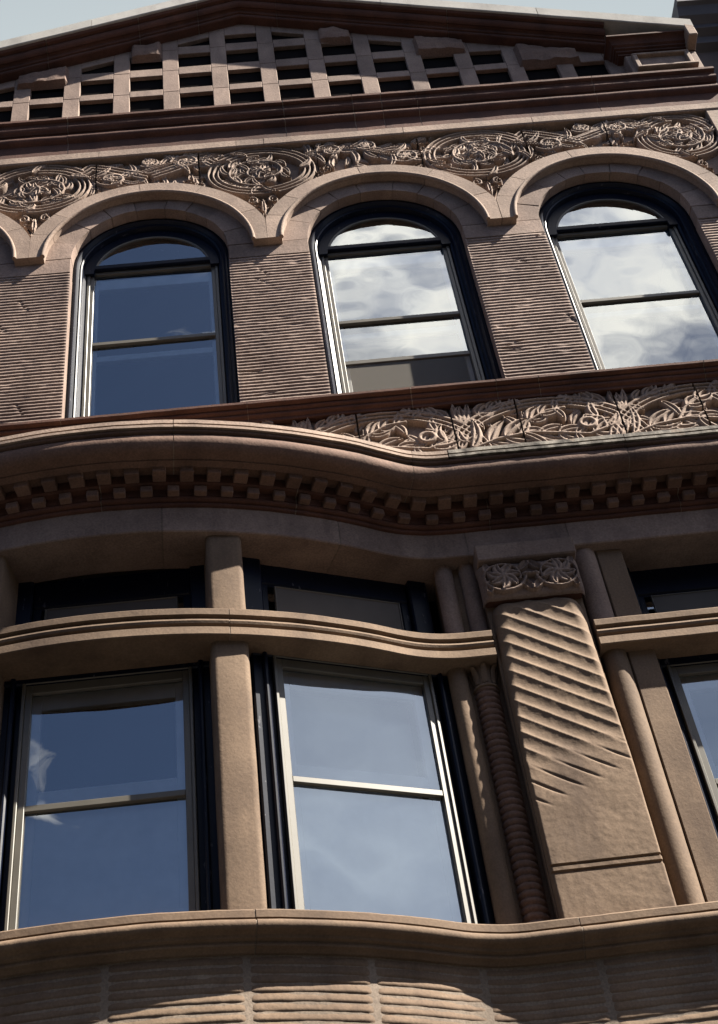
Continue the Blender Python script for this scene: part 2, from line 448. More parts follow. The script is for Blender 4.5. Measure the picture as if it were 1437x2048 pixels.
def np_mesh(name, V, F, smooth=None):
    used = np.zeros(len(V), bool); used[F.ravel()] = True
    idx = np.cumsum(used) - 1; V = V[used]; F = idx[F]
    me = bpy.data.meshes.new(name)
    me.vertices.add(len(V)); me.vertices.foreach_set('co', V.astype(np.float32).ravel())
    me.loops.add(F.size); me.loops.foreach_set('vertex_index', F.astype(np.int32).ravel())
    me.polygons.add(len(F)); me.polygons.foreach_set('loop_start', np.arange(0, F.size, 4, dtype=np.int32))
    me.polygons.foreach_set('loop_total', np.full(len(F), 4, dtype=np.int32))
    me.update(calc_edges=True)
    me.polygons.foreach_set('use_smooth', np.ones(len(F), bool))
    if smooth: me.set_sharp_from_angle(angle=R(smooth))
    return me

# ------------------------------------------------------------------ ground
tag(MB().add([(-400, -400, 0), (400, -400, 0), (400, 400, 0), (-400, 400, 0)], [(0, 1, 2, 3)]).obj('road', 'asphalt'), kind='structure')
tag(MB().box(-60, 60, -4.6, -0.02, -0.3, 0.13, 0.02).obj('pavement', 'paving'), kind='structure')

# ------------------------------------------------------------------ the house
GX = 0.12                       # axis of the gable
HX0, HX1 = -3.80, 4.05          # ends of the front
WIN = [-2.487, -0.730, 1.027, 2.787]
ZS = 10.60                      # springing of the arches
house = bpy.data.objects.new('brownstone_house', None)
COL.objects.link(house)
tag(house, 'brownstone house front with bow window, arched upper windows and latticed gable', 'house')

# body behind the front: side walls, floors, back, roof
mb = MB()
mb.box(HX0 + 0.02, HX0 + 0.3, 0.3, 9, 0, 12.4); mb.box(HX1 - 0.3, HX1 - 0.02, 0.3, 9, 0, 12.4)
mb.box(HX0 + 0.3, HX1 - 0.3, 8.7, 9, 0, 12.4)
mb.obj('house_body', 'stone', house)
mb = MB()
for z in (4.15, 7.75, 12.05):
    mb.box(HX0 + 0.31, HX1 - 0.31, 0.36, 8.69, z, z + 0.2)
mb.box(HX0 + 0.31, HX1 - 0.31, 4.2, 4.3, 4.35, 12.0)
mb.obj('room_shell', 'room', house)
mb = MB()
mb.add([(HX0, 0.55, 12.4), (GX, 0.55, 13.9), (HX1, 0.55, 12.4), (HX0, 9, 12.4), (GX, 9, 13.9), (HX1, 9, 12.4)],
       [(0, 1, 4, 3), (1, 2, 5, 4), (0, 2, 1), (3, 4, 5)])
mb.obj('roof', 'roofing', house)

# ---- lower wall with reeded blocks, following the bow
mb = MB()
prof = [(0.003, 0.0), (0.003, 4.64), (-0.35, 4.64), (-0.35, 0.0)]
sweep(mb, bow, prof, HX0, HX1, 0.08)
lower_wall = mb.obj('lower_wall', 'mortar', house, 30)
jx = [HX0, -3.1, -2.55, -2.0, -1.43, -0.885, -0.298, 0.233, 0.728, 1.265, 1.78, 2.35, 2.95, 3.5, HX1]
random.seed(4)
def reed_block(x0, x1, z0, z1, seed):
    n = max(8, int((x1 - x0) / 0.016)); pitch = 0.0427; per = 8
    nr = int(round((z1 - z0) / pitch)); rows = nr * per
    rng = random.Random(seed); ph = [rng.uniform(0, 9) for _ in range(4)]
    V = []
    for j in range(rows + 1):
        t = j / per; z = z0 + (z1 - z0) * j / rows; fr = t - math.floor(t)
        for i in range(n + 1):
            xx = x0 + (x1 - x0) * i / n
            x, y, nx, ny = bow(xx)
            wob = 0.03 * noise.noise((xx * 4 + ph[0], z * 3, ph[1]))
            f2 = (t + wob) % 1.0
            b = 0.0082 * ((f2 / 0.26) ** 0.6 if f2 < 0.26 else 1 - ((f2 - 0.26) / 0.74) ** 1.6 * 0.9)
            ch = noise.noise((xx * 9 + ph[2], z * 22, ph[3])); b *= 1 - 0.9 * max(0, ch - 0.32)
            b += 0.0018 * noise.noise((xx * 24, z * 30, ph[1])) + 0.003 * noise.noise((xx * 5, z * 6, ph[0]))
            ed = min(i, n - i) / 2.0
            if ed < 1: b *= 0.35 + 0.65 * ed
            if j in (0, rows) or i in (0, n): b = -0.002
            V.append((x + nx * b, y + ny * b, z))
    F = []
    for j in range(rows):
        for i in range(n):
            a = j * (n + 1) + i; F.append((a, a + 1, a + n + 2, a + n + 1))
    return V, F
for i in range(len(jx) - 1):
    for k, (z0, z1) in enumerate(((4.032, 4.630), (3.424, 4.022))):
        sh = 0.0 if k == 0 else 0.0
        v, f = reed_block(jx[i] + 0.003, jx[i + 1] - 0.003, z0, z1, i * 3 + k)
        link('reeded_stone', mesh('reeded_stone', v, f, 50), lower_wall, 'tan')
for i in range(0, len(jx) - 1):
    for k in range(6):
        z0 = 0.1 + k * 0.54
        sweep(MB(), bow, [(0.008, z0), (0.008, z0 + 0.53), (-0.02, z0 + 0.53), (-0.02, z0)], jx[i] + 0.005, jx[i + 1] - 0.005, 0.1).jitter(0.003, 4, i).obj('plinth_stone', 'tan', lower_wall, 40)

# ---- lower sill course
prof = [(-0.30, 4.80), (-0.16, 4.815), (0.088, 4.80), (0.098, 4.79), (0.098, 4.757), (0.072, 4.750), (0.070, 4.742)] + \
       arcp((0.100, 4.716), 0.026, 90, -90, 6) + [(0.082, 4.684), (0.076, 4.672), (0.055, 4.668)] + arcp((0.046, 4.656), 0.011, 40, -90, 3) + [(0.030, 4.640), (0.022, 4.632), (-0.30, 4.632)]
lower_sill = course('lower_sill_course', 'sill_stone', bow, prof, [HX0, -2.6, -1.5, -0.262, 1.20, 2.45, HX1], 'tan', house)

# ---- stone shafts: mullions, colonnettes, jambs, pilasters
def rounded_rect(hw, y0, y1, r, n=4):
    pts = []
    for (cx, cy, a0) in ((hw - r, y0 + r, 270), (hw, y1, None), (-hw, y1, None), (-hw + r, y0 + r, 180)):
        if a0 is None: pts.append((cx, cy))
        else:
            for i in range(n + 1):
                a = R(a0 + 90 * i / n); pts.append((cx + r * math.cos(a), cy + r * math.sin(a)))
    return pts
def shaft(name, sec, z0, z1, mat, parent, x, y, rot=0, dz=0.08, jit=0.0015, seed=0):
    n = max(2, int((z1 - z0) / dz)); c, s = math.cos(rot), math.sin(rot)
    rings = [[(x + px * c - py * s, y + px * s + py * c, z0 + (z1 - z0) * k / n) for px, py in sec] for k in range(n + 1)]
    return MB().loft(rings).jitter(jit, 4, seed).obj(name, mat, parent, 40)
for sg in (1, -1):
    bx = XC + sg * 0.655
    x, y, nx, ny = bow(bx); ang = math.atan2(nx, -ny)
    sec = rounded_rect(0.098, 0.03, 0.27, 0.032)
    mul = shaft('mullion', sec, 4.79, 6.46, 'tan', house, x, y, ang * 0.75, seed=3)
    shaft('upper_mullion', sec, 6.58, 7.2, 'tan', mul, x, y, ang * 0.75, seed=5)

def round_sec(r, n=14, a0=0, a1=360):
    return [(r * math.cos(R(a0 + (a1 - a0) * i / n)), r * math.sin(R(a0 + (a1 - a0) * i / n))) for i in range(n)]
def rope(name, x, y, r, z0, z1, parent, pitch=0.040):
    n = 22; rows = int((z1 - z0) / pitch * 8); V = []; F = []
    for j in range(rows + 1):
        z = z0 + (z1 - z0) * j / rows
        for i in range(n):
            a = 2 * math.pi * i / n
            b = 1.0 * abs(math.sin(math.pi * ((z - z0) / pitch + a / (2 * math.pi)))) ** 0.7
            rr = r * (0.78 + 0.22 * b)
            V.append((x + rr * math.cos(a), y + rr * math.sin(a), z))
    for j in range(rows):
        for i in range(n):
            k = (i + 1) % n; F.append((j * n + i, j * n + k, (j + 1) * n + k, (j + 1) * n + i))
    return link(name, mesh(name, V, F, 60), parent, 'mid')
def leaf_capital(x, y, r, z0, z1, parent):
    mb = MB(); n = 16
    mb.loft([[(x + rr * math.cos(2 * math.pi * i / n), y + rr * math.sin(2 * math.pi * i / n), z) for i in range(n)]
             for rr, z in ((r * 0.95, z0), (r * 1.12, z0 + 0.008), (r * 1.12, z0 + 0.02), (r * 0.9, z0 + 0.028), (r * 0.95, z0 + 0.06), (r * 1.05, z1))])
    for k in range(8):
        a = 2 * math.pi * k / 8 - math.pi / 2
        ca, sa = math.cos(a), math.sin(a)
        pts = []
        for t in (0, 0.35, 0.7, 0.92, 1.0):
            rad = r * (0.95 + 0.10 * t + 0.42 * t ** 4); z = z0 + 0.03 + (z1 - z0 - 0.05) * (t if t < 0.95 else 0.86)
            w = r * (0.30 * math.sin(math.pi * (0.25 + 0.6 * t)))
            pts.append([(x + rad * ca - w * sa, y + rad * sa + w * ca, z), (x + (rad + r * 0.13) * ca, y + (rad + r * 0.13) * sa, z), (x + rad * ca + w * sa, y + rad * sa - w * ca, z), (x + r * 0.7 * ca, y + r * 0.7 * sa, z)])
        mb.loft(pts)
    return mb.obj('leaf_capital', 'tan', parent, 50)

def capital_panel(x0, x1, z0, z1, y, parent):
    rl = Relief(x0, x1, z0, z1, 0.0045)
    cxm = (x0 + x1) / 2; cz = (z0 + z1) / 2 + 0.005
    for sg in (-1, 1):
        cx = cxm + sg * 0.155
        rl.spiral(cx, cz, 0.125, 0.095, 90 + sg * 90, sg * 1.05, 0.011, 0.026, 0.88)
        for k in range(7):
            a = 360 / 7 * k + 20 * sg
            rl.leaf(cx + 0.012 * math.cos(R(a)), cz + 0.012 * math.sin(R(a)), a, 0.095, 70 * sg, 0.023, 0.032, 'vein')
        rl.ellipse(cx, cz, 0.006, 0.006, 0.012, 0.034)
        rl.leaf(cxm + sg * 0.012, cz - 0.10, 62 if sg > 0 else 118, 0.11, -40 * sg, 0.018, 0.028)
        rl.leaf(cxm + sg * 0.012, cz + 0.10, -62 if sg > 0 else 242, 0.10, 40 * sg, 0.018, 0.028)
        rl.leaf(cx + sg * 0.09, cz - 0.10, 100, 0.10, 60 * sg, 0.018, 0.028)
        rl.leaf(cx + sg * 0.09, cz + 0.10, -100, 0.09, -60 * sg, 0.018, 0.026)
    rl.stroke([(cxm - 0.04, cz), (cxm + 0.04, cz)], 0.014, 0.030)
    for k in range(4): rl.ellipse(cxm - 0.03 + k * 0.02, cz, 0.002, 0.002, 0.010, 0.036)
    rl.rough(0.005, 30, 3)
    # roll the panel round at top and bottom like a cushion
    e = np.minimum(rl.Z - z0, z1 - rl.Z) / 0.05
    rl.H -= 0.03 * (1 - np.sqrt(np.clip(1 - (1 - np.clip(e, 0, 1)) ** 2, 0, 1)))
    e = np.minimum(rl.X - x0, x1 - rl.X) / 0.04
    rl.H -= 0.06 * (1 - np.sqrt(np.clip(1 - (1 - np.clip(e, 0, 1)) ** 2, 0, 1)))
    V, F = rl.geometry(y)
    return link('carved_capital', np_mesh('carved_capital', V, F, 60), parent, 'stone')

def pilaster(xc, sg):
    hw = 0.268; z0, z1 = 4.80, 6.80; yf = -0.075
    nu, nzr = 110, 440; V = []; F = []
    us = [-1.0] + [-1 + 2 * i / nu for i in range(nu + 1)] + [1.0]
    for j in range(nzr + 1):
        z = z0 + (z1 - z0) * j / nzr
        tz = max(0, min(1, (z - 5.6) / 1.15)); rc = 0.012 + 0.075 * tz ** 1.5
        top = max(0, (z - (z1 - 0.10)) / 0.10)
        shrink = 1 - 0.12 * (1 - math.sqrt(max(0, 1 - top * top)))
        hwz = hw * shrink * (1 - 0.05 * tz)
        for k, u in enumerate(us):
            xx = u * hwz
            if k in (0, len(us) - 1):
                V.append((xc + xx, 0.05, z)); continue
            d = max(0, abs(xx) - (hwz - rc)) / rc
            y = yf + rc * (1 - math.sqrt(max(0, 1 - d * d)))
            y += 0.05 * (1 - math.sqrt(max(0, 1 - top * top)))
            ph = (z + 0.66 * sg * xx) / 0.104
            fr = ph - math.floor(ph)
            am = max(0, min(1, (z - (5.60 + 0.25 * sg * xx)) / 0.22)); am = am * am * (3 - 2 * am)
            sc = (math.sin(math.pi * fr ** 0.75)) if fr > 0 else 0
            y += am * 0.0092 * sc ** 0.75 * (0.45 + 0.55 * max(0.0, 1 - d))
            ze = 5.50 + 0.45 * sg * xx                     # the last flutes run out as thin cuts
            if z > ze and am < 0.98:
                y += 0.008 * (1 - am) * min(1, (z - ze) / 0.10) * math.exp(-((min(fr, 1 - fr)) / 0.075) ** 2)
            for gz in (5.062, 5.100):
                if abs(z - gz) < 0.009: y += 0.012
            y += 0.0025 * noise.noise((xx * 7, z * 7, 3.3)) + 0.001 * noise.noise((xx * 30, z * 30, 1.3))
            V.append((xc + xx, y, z))
    n = len(us)
    for j in range(nzr):
        for i in range(n - 1):
            a = j * n + i; F.append((a, a + 1, a + n + 1, a + n))
    p = link('pilaster', mesh('pilaster', V, F, 45), house, 'tan')
    MB().box(xc - hw - 0.005, xc + hw + 0.005, 0.0, 0.30, 4.70, 7.19).obj('pilaster_core', 'tan', p)
    capital_panel(xc - 0.29, xc + 0.29, 6.795, 7.058, -0.088, p)
    MB().box(xc - 0.275, xc + 0.275, -0.075, 0.02, 6.80, 7.05, 0.01).obj('capital_block', 'dark', p)
    MB().box(xc - 0.285, xc + 0.290, -0.115, 0.10, 7.060, 7.186, 0.008).jitter(0.002, 4).obj('abacus', 'stone', p, 40)
    return p
pilaster(1.405, 1)
pilaster(2 * XC - 1.405, -1)
for sg in (1, -1):
    mx = lambda x: x if sg > 0 else 2 * XC - x
    # hollow corner between bow window and pilaster
    j = MB().box(min(mx(0.90), mx(1.135)), max(mx(0.90), mx(1.135)), 0.085, 0.30, 4.80, 7.2).obj('corner_jamb', 'tan', house)
    a = shaft('plain_colonnette', round_sec(0.054), 4.80, 6.45, 'tan', j, mx(0.905), 0.075, seed=1)
    for x_ in (0.945, 1.085):
        shaft('upper_colonnette', round_sec(0.054), 6.59, 7.2, 'stone', j, mx(x_), 0.085, seed=2)
    rope('rope_colonnette', mx(1.045), 0.085, 0.068, 4.80, 6.27, j)
    leaf_capital(mx(1.045), 0.085, 0.066, 6.27, 6.44, j)
# jambs of the flat window right of the pilaster
def side_jamb(x, w, sgn, name='window_jamb'):
    xa, xb = (x, x + w) if sgn > 0 else (x - w, x)
    j = MB().box(xa, xb, 0.035, 0.30, 4.80, 7.19, 0.006).jitter(0.0012, 5).obj(name, 'tan', house, 40)
    cx = x - sgn * 0.072
    shaft('half_colonnette', round_sec(0.072, 18), 4.80, 6.45, 'tan', j, cx, 0.07, seed=8)
    shaft('upper_half_colonnette', round_sec(0.072, 18), 6.59, 7.2, 'stone', j, cx, 0.07, seed=9)
    MB().box(min(x, cx - sgn * 0.09), max(x, cx - sgn * 0.09), 0.09, 0.30, 4.80, 7.19).obj('jamb_return', 'tan', j)
side_jamb(1.846, 0.150, 1)
side_jamb(3.30, 0.150, -1)
MB().box(3.45, HX1, 0.0, 0.30, 4.80, 7.19, 0.01).obj('end_pier', 'tan', house)
MB().box(HX0, 2 * XC - 1.69, 0.02, 0.30, 4.80, 7.19).obj('end_pier', 'tan', house)

# ---- transom bars
tp = [(-0.24, 6.605), (0.012, 6.605), (0.018, 6.598), (0.018, 6.560), (-0.006, 6.552), (-0.006, 6.540)] + arcp((0.000, 6.515), 0.020, 85, -85, 4) + \
     [(-0.004, 6.492), (-0.004, 6.482), (0.018, 6.474), (0.022, 6.424), (0.016, 6.418), (-0.24, 6.418)]
course('transom_bar', 'transom_stone', bow, tp, [2 * XC - 1.125, -1.9, -0.285, 1.125], 'tan', house, jit=0.0015)
course('transom_bar', 'transom_stone', flat(YF), tp, [1.69, 3.42], 'tan', house, jit=0.0015)

# ---- windows of the lower storey
def frame_rect(mb, w0, w1, za, zb, ha, hb, y0, y1, bot=None):
    # rectangular ring: half widths w0 (inner), w1 (outer); inner za..zb, outer ha..hb
    mb.box(-w1, -w0, y0, y1, ha, hb, 0.003); mb.box(w0, w1, y0, y1, ha, hb, 0.003)
    mb.box(-w0, w0, y0 + 0.001, y1, zb, hb, 0.003)
    if za > ha: mb.box(-w0, w0, y0 + 0.001, y1, ha, za, 0.003)
PR = random.Random(12)
def pane(parent, w, z0, z1, y, mat='glass', name='pane'):
    # every pane sits at its own slight tilt in the putty
    a, b = PR.uniform(-0.0025, 0.0025), PR.uniform(-0.0025, 0.0025)
    return MB().add([(-w, y - a - b, z0), (w, y + a - b, z0), (w, y + a + b, z1), (-w, y - a + b, z1)], [(0, 1, 2, 3)]).obj(name, mat, parent)
def sash_window(x, y, ang, hw, wide, dz=0.0):
    mb = MB()
    mb.box(-wide, -hw - 0.085, -0.020, 0.10, 4.80, 6.43, 0.008); mb.box(hw + 0.085, wide, -0.020, 0.10, 4.80, 6.43, 0.008)
    mb.box(-hw - 0.110, -hw - 0.085, -0.048, 0.10, 4.80, 6.42, 0.008); mb.box(hw + 0.085, hw + 0.110, -0.048, 0.10, 4.80, 6.42, 0.008)
    mb.box(-hw - 0.085, -hw - 0.050, 0.010, 0.10, 4.80, 6.42, 0.004); mb.box(hw + 0.050, hw + 0.085, 0.010, 0.10, 4.80, 6.42, 0.004)
    mb.box(-wide, wide, -0.03, 0.10, 6.365, 6.45, 0.008)
    mb.box(-wide, wide, -0.03, 0.10, 4.74, 4.82, 0.006)
    w = mb.obj('window', 'navy', house)
    w.location = (x, y, dz); w.rotation_euler = (0, 0, ang)
    s = MB()
    frame_rect(s, hw, hw + 0.034, 4.86, 6.31, 4.815, 6.365, -0.018, 0.012)
    frame_rect(s, hw + 0.034, hw + 0.051, 4.86, 6.366, 4.815, 6.376, -0.030, 0.004)
    s.box(-hw, hw, -0.016, 0.012, 5.590, 5.625, 0.003)
    s.obj('storm_frame', 'storm', w)
    pane(w, hw + 0.004, 5.60, 6.315, 0.002); pane(w, hw + 0.004, 4.84, 5.60, 0.008)
    i = MB()
    frame_rect(i, hw - 0.045, hw + 0.01, 5.60, 6.235, 4.84, 6.33, 0.035, 0.07)
    i.box(-hw + 0.045, hw - 0.045, 0.036, 0.07, 5.63, 5.735, 0.003); i.box(-hw + 0.045, hw - 0.045, 0.038, 0.07, 4.84, 4.92, 0.003)
    i.obj('inner_sash', 'sash', w)
    # light above the transom
    u = MB()
    u.box(-wide, -hw - 0.05, 0.05, 0.24, 6.60, 7.2, 0.008); u.box(hw + 0.05, wide, 0.05, 0.24, 6.60, 7.2, 0.008)
    u.box(-hw - 0.05, hw + 0.05, 0.09, 0.24, 7.0, 7.2, 0.008); u.box(-hw - 0.05, hw + 0.05, 0.0, 0.24, 6.58, 6.62, 0.006)
    u.obj('transom_frame', 'navy', w)
    s = MB(); frame_rect(s, hw + 0.005, hw + 0.051, 6.65, 6.99, 6.619, 7.02, 0.10, 0.20); s.obj('transom_sash', 'navy', w)
    pane(w, hw + 0.01, 6.64, 7.0, 0.13)
    b = MB(); b.box(-hw + 0.03, hw - 0.02, 0.062, 0.075, 6.62, 6.955, 0.002); b.obj('ventilator_board', 'board', w)
    s = MB(); frame_rect(s, hw - 0.03, hw - 0.022, 6.60, 6.952, 6.60, 6.960, 0.055, 0.078); s.obj('ventilator_edge', 'storm', w)
    return w
W_A = sash_window(XC, -0.215, 0, 0.387, 0.57, 0.02)
W_B = sash_window(0.335, -0.065, R(19.5), 0.395, 0.56, 0.045)
W_C = sash_window(2 * XC - 0.335, -0.065, R(-19.5), 0.395, 0.56, 0.045)
W_D = sash_window(2.57, 0.16, 0, 0.455, 0.60)

# ---- architrave, dentilled main cornice
aj = [HX0, -2.6, -1.7, -0.62, 0.36, 1.10, 1.70, 2.95, HX1]
course('architrave', 'architrave_stone', bow, [(-0.30, 7.44), (0.0, 7.44), (0.0, 7.197), (-0.006, 7.19), (-0.30, 7.19)], aj, 'stone', house)
roll = [(-0.3, 7.478), (0.045, 7.478), (0.045, 7.425)] + arcp((0.030, 7.412), 0.017, 60, -80, 4) + arcp((0.008, 7.388), 0.014, 40, -85, 4) + [(-0.02, 7.372), (-0.3, 7.372)]
cj = [HX0, -2.9, -1.95, -0.95, 0.12, 1.255, 2.4, HX1]
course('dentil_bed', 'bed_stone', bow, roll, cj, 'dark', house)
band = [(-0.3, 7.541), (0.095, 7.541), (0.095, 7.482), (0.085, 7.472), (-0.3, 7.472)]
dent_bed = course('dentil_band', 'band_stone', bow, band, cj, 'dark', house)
top = [(-0.48, 7.74), (0.05, 7.70), (0.325, 7.668), (0.326, 7.664), (0.322, 7.655), (0.310, 7.650)] + \
      [(0.290, 7.652), (0.282, 7.662)] + arcp((0.252, 7.600), 0.070, 70, -75, 9) + [(0.222, 7.532), (0.222, 7.522), (0.175, 7.519), (0.170, 7.545), (-0.48, 7.545)]
cj2 = [HX0, -2.75, -1.6, -0.55, 0.745, 2.1, HX1]
cornice = course('main_cornice', 'cornice_stone', bow, top, cj2, 'mid', house, smooth=35, mats=['mid'])
# weathered capping slab that catches the light along the top edge
cap = [(-0.48, 7.86), (0.0, 7.80), (0.328, 7.742), (0.338, 7.734), (0.340, 7.704), (0.326, 7.700), (0.326, 7.696), (0.342, 7.690), (0.342, 7.671), (0.0, 7.705), (-0.48, 7.745)]
course('cornice_capping', 'capping_stone', bow, cap, [HX0, -2.75, -1.6, -0.55, 0.745, 1.05], 'carve', house, jit=0.003)
course('cornice_capping', 'capping_stone', bow, cap, [1.05, 2.1, HX1], 'lichen', house, jit=0.004)
def path_marks(pitch, p, x0, x1, off):
    out = []; x = x0; acc = off; prev = None
    while x < x1:
        b = bow(x); q = (b[0] + b[2] * p, b[1] + b[3] * p)
        if prev: acc += math.hypot(q[0] - prev[0], q[1] - prev[1])
        if acc >= pitch: acc -= pitch; out.append(x)
        prev = q; x += 0.002
    return out
me_u = mesh('dentil', *(lambda b: (b.v, b.f))(MB().box(-0.039, 0.039, -0.066, 0.02, -0.024, 0.030, 0.005)))
me_l = mesh('dentil_lower', *(lambda b: (b.v, b.f))(MB().box(-0.034, 0.034, -0.036, 0.02, -0.022, 0.026, 0.005)))
me_u.materials.append(M['mid']); me_l.materials.append(M['mid'])
rng = random.Random(9)
for me_, pp, z, off in ((me_u, 0.110, 7.508, 0.0), (me_l, 0.055, 7.440, 0.075)):
    for x in path_marks(0.153, 0.15, -3.3, HX1 - 0.05, off):
        b = bow(x); d = link('dentil', me_, dent_bed)
        d.location = (b[0] + b[2] * pp, b[1] + b[3] * pp, z + rng.uniform(-0.003, 0.003))
        d.rotation_euler = (rng.uniform(-.02, .02), rng.uniform(-.02, .02), math.atan2(b[2], -b[3]))
        d.scale = (rng.uniform(0.94, 1.05), rng.uniform(0.9, 1.05), rng.uniform(0.94, 1.04))

# ---- wall cores behind the carved friezes, piers and arches
mb = MB()
mb.box(HX0, HX1, 0.06, 0.35, 7.2, 8.60)
mb.box(HX0, HX1, 0.10, 0.35, 11.20, 12.40)
for a, b in zip([HX0] + [c + 0.60 for c in WIN], [c - 0.60 for c in WIN] + [HX1]):
    mb.box(a, b, 0.09, 0.35, 8.60, 11.20)
mb.obj('upper_wall_core', 'mortar', house)

# ---- lower carved frieze: crossing bands with acanthus
rl = Relief(-0.5, HX1, 7.86, 8.575, 0.0058)
rngf = random.Random(21)
for k in range(-2, 4):
    cx = 0.745 + 1.03 * k; cx0 = cx
    for a, b in ((0.660, 0.505), (0.622, 0.470), (0.584, 0.436)):
        rl.ellipse(cx, 8.035, a, b, 0.0125, 0.040, -20, 200)
    # acanthus branch under each arch, curling round a boss
    st = [(cx - 0.52, 8.11), (cx - 0.34, 8.185), (cx - 0.12, 8.225), (cx + 0.08, 8.19), (cx + 0.26, 8.155), (cx + 0.38, 8.205), (cx + 0.37, 8.30), (cx + 0.27, 8.335)]
    rl.vine(st, 0.015, 0.044, 0.105, 0.25, 0.16, 75, 0.032, rngf, 1)
    rl.ellipse(cx + 0.265, 8.255, 0.048, 0.042, 0.020, 0.052); rl.ellipse(cx + 0.265, 8.255, 0.004, 0.004, 0.014, 0.030)
    rl.vine([(cx - 0.18, 8.22), (cx - 0.12, 8.32), (cx + 0.02, 8.41), (cx + 0.15, 8.43)], 0.013, 0.044, 0.085, 0.17, 0.10, 80, 0.027, rngf, 1)
    rl.vine([(cx + 0.42, 8.08), (cx + 0.50, 8.16), (cx + 0.515, 8.24)], 0.012, 0.042, 0.08, 0.15, 0.10, 70, 0.024, rngf, 1)
    # leaf that fills the spandrel between two arches
    sx = cx + 0.515
    for an, cu, ln in ((90, 0, .16), (118, -30, .20), (62, 30, .20)):
        rl.leaf(sx, 8.38, an, ln, cu, 0.024, 0.040, 'vein')
    for sg in (1, -1):
        rl.vine([(sx, 8.37), (sx + sg * 0.12, 8.45), (sx + sg * 0.26, 8.525), (sx + sg * 0.38, 8.545)], 0.012, 0.040, 0.075, 0.13, 0.08, 80, 0.024, rngf, 1)
for q in range(90):
    rl.leaf(rngf.uniform(-0.4, HX1), rngf.uniform(8.08, 8.5), rngf.uniform(0, 360), 0.15, rngf.uniform(-100, 100), 0.024, 0.026, 'vein')
rl.H *= 1.25; rl.rough(0.002, 22, 2)
fr = MB().box(-0.6, HX1, 0.046, 0.07, 7.80, 8.58).obj('lower_frieze', 'mortar', house)
fj = [-0.5, 0.06, 0.585, 1.19, 1.62, 2.26, 2.80, 3.40, HX1]
for a, b in zip(fj[:-1], fj[1:]):
    i0 = int(np.searchsorted(rl.x, a + 0.003)); i1 = int(np.searchsorted(rl.x, b - 0.003))
    V, F = rl.geometry(0.039, i0, i1)
    link('carved_panel', np_mesh('carved_panel', V, F, 70), fr, 'carve')

# ---- upper sill course
prof = [(-0.40, 8.70), (0.070, 8.692), (0.082, 8.684), (0.082, 8.664), (0.074, 8.658), (0.046, 8.656)] + arcp((0.038, 8.640), 0.015, 60, -80, 4) + \
       [(0.030, 8.620)] + arcp((0.024, 8.603), 0.014, 60, -80, 4) + [(0.014, 8.585), (0.012, 8.560), (-0.40, 8.560)]
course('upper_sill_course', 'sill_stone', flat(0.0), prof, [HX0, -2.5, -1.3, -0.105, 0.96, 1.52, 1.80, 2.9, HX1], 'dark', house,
       mats=['dark'])  # dark mix puts the shade of the underside into the stone colour

# ---- reeded piers between the arched windows
pier_root = MB().box(HX0, WIN[0] - 0.60, 0.04, 0.08, 8.66, 10.4).obj('reeded_wall', 'mortar', house)
edges = list(zip([HX0] + [c + 0.58 for c in WIN], [c - 0.58 for c in WIN] + [HX1]))
for k, (a, b) in enumerate(edges):
    zc = [8.695, 9.26, 9.84, 10.42]
    for q in range(3):
        pitch = 0.0335; z0, z1 = zc[q], zc[q + 1] - 0.002
        nr = int(round((z1 - z0) / pitch)); per = 9; rows = nr * per; n = int((b - a) / 0.014)
        jj, ii = np.meshgrid(np.arange(rows + 1), np.arange(n + 1), indexing='ij')
        X = a + (b - a) * ii / n; Z = z0 + (z1 - z0) * jj / rows
        rlf = Relief(a, b, z0, z1, 0.03); 
        wob = np.zeros_like(X); chip = np.zeros_like(X); rg = np.zeros_like(X)
        for j in range(rows + 1):
            for i in range(n + 1):
                x_, z_ = X[j, i], Z[j, i]
                wob[j, i] = noise.noise((x_ * 3.0, z_ * 2.5, k * 5.1)); chip[j, i] = noise.noise((x_ * 8, z_ * 34, k * 3.3 + 9))
                rg[j, i] = noise.noise((x_ * 26, z_ * 40, 4.4 + k))
        fr_ = (jj / per + 0.05 * wob) % 1.0
        Hh = 0.0092 * np.where(fr_ < 0.34, (fr_ / 0.34) ** 0.7, 1 - ((fr_ - 0.34) / 0.66) ** 1.25)
        Hh *= 1 - 0.8 * np.clip((chip - 0.36) * 2.2, 0, 1)
        Hh += 0.0016 * rg + 0.005 * wob
        rngp = random.Random(k * 7 + q)
        for c in range(2):                                  # chipped cracks running across the reeds
            cx_, cz_, sl, ln = rngp.uniform(a, b), rngp.uniform(z0, z1), rngp.uniform(-2.2, 1.0), rngp.uniform(.04, .10)
            d = np.abs((Z - cz_) - sl * (X - cx_)) / math.hypot(1, sl) + 0.5 * np.maximum(0, np.abs(Z - cz_) + np.abs(X - cx_) - ln)
            Hh -= 0.011 * np.clip(1 - d / 0.010, 0, 1)
        Hh[:, 0] = Hh[:, -1] = 0.004
        V = np.stack([X, -Hh, Z], -1).reshape(-1, 3)
        # returns into the window openings
        Vb = V.copy(); nxx = n + 1
        aI = (jj[:-1, :-1] * nxx + ii[:-1, :-1]).ravel()
        F = [np.c_[aI, aI + 1, aI + nxx + 1, aI + nxx]]
        VV = [V]; base = len(V)
        for col, sgn in ((0, 1), (n, -1)):
            idx = np.arange(rows + 1) * nxx + col
            back = V[idx].copy(); back[:, 1] = 0.085; VV.append(back)
            r_ = np.arange(rows)
            F.append(np.c_[idx[:-1], idx[1:], base + r_ + 1, base + r_][:, ::sgn]); base += rows + 1
        link('reeded_stone', np_mesh('reeded_stone', np.concatenate(VV), np.concatenate(F), 55), pier_root, 'stone')
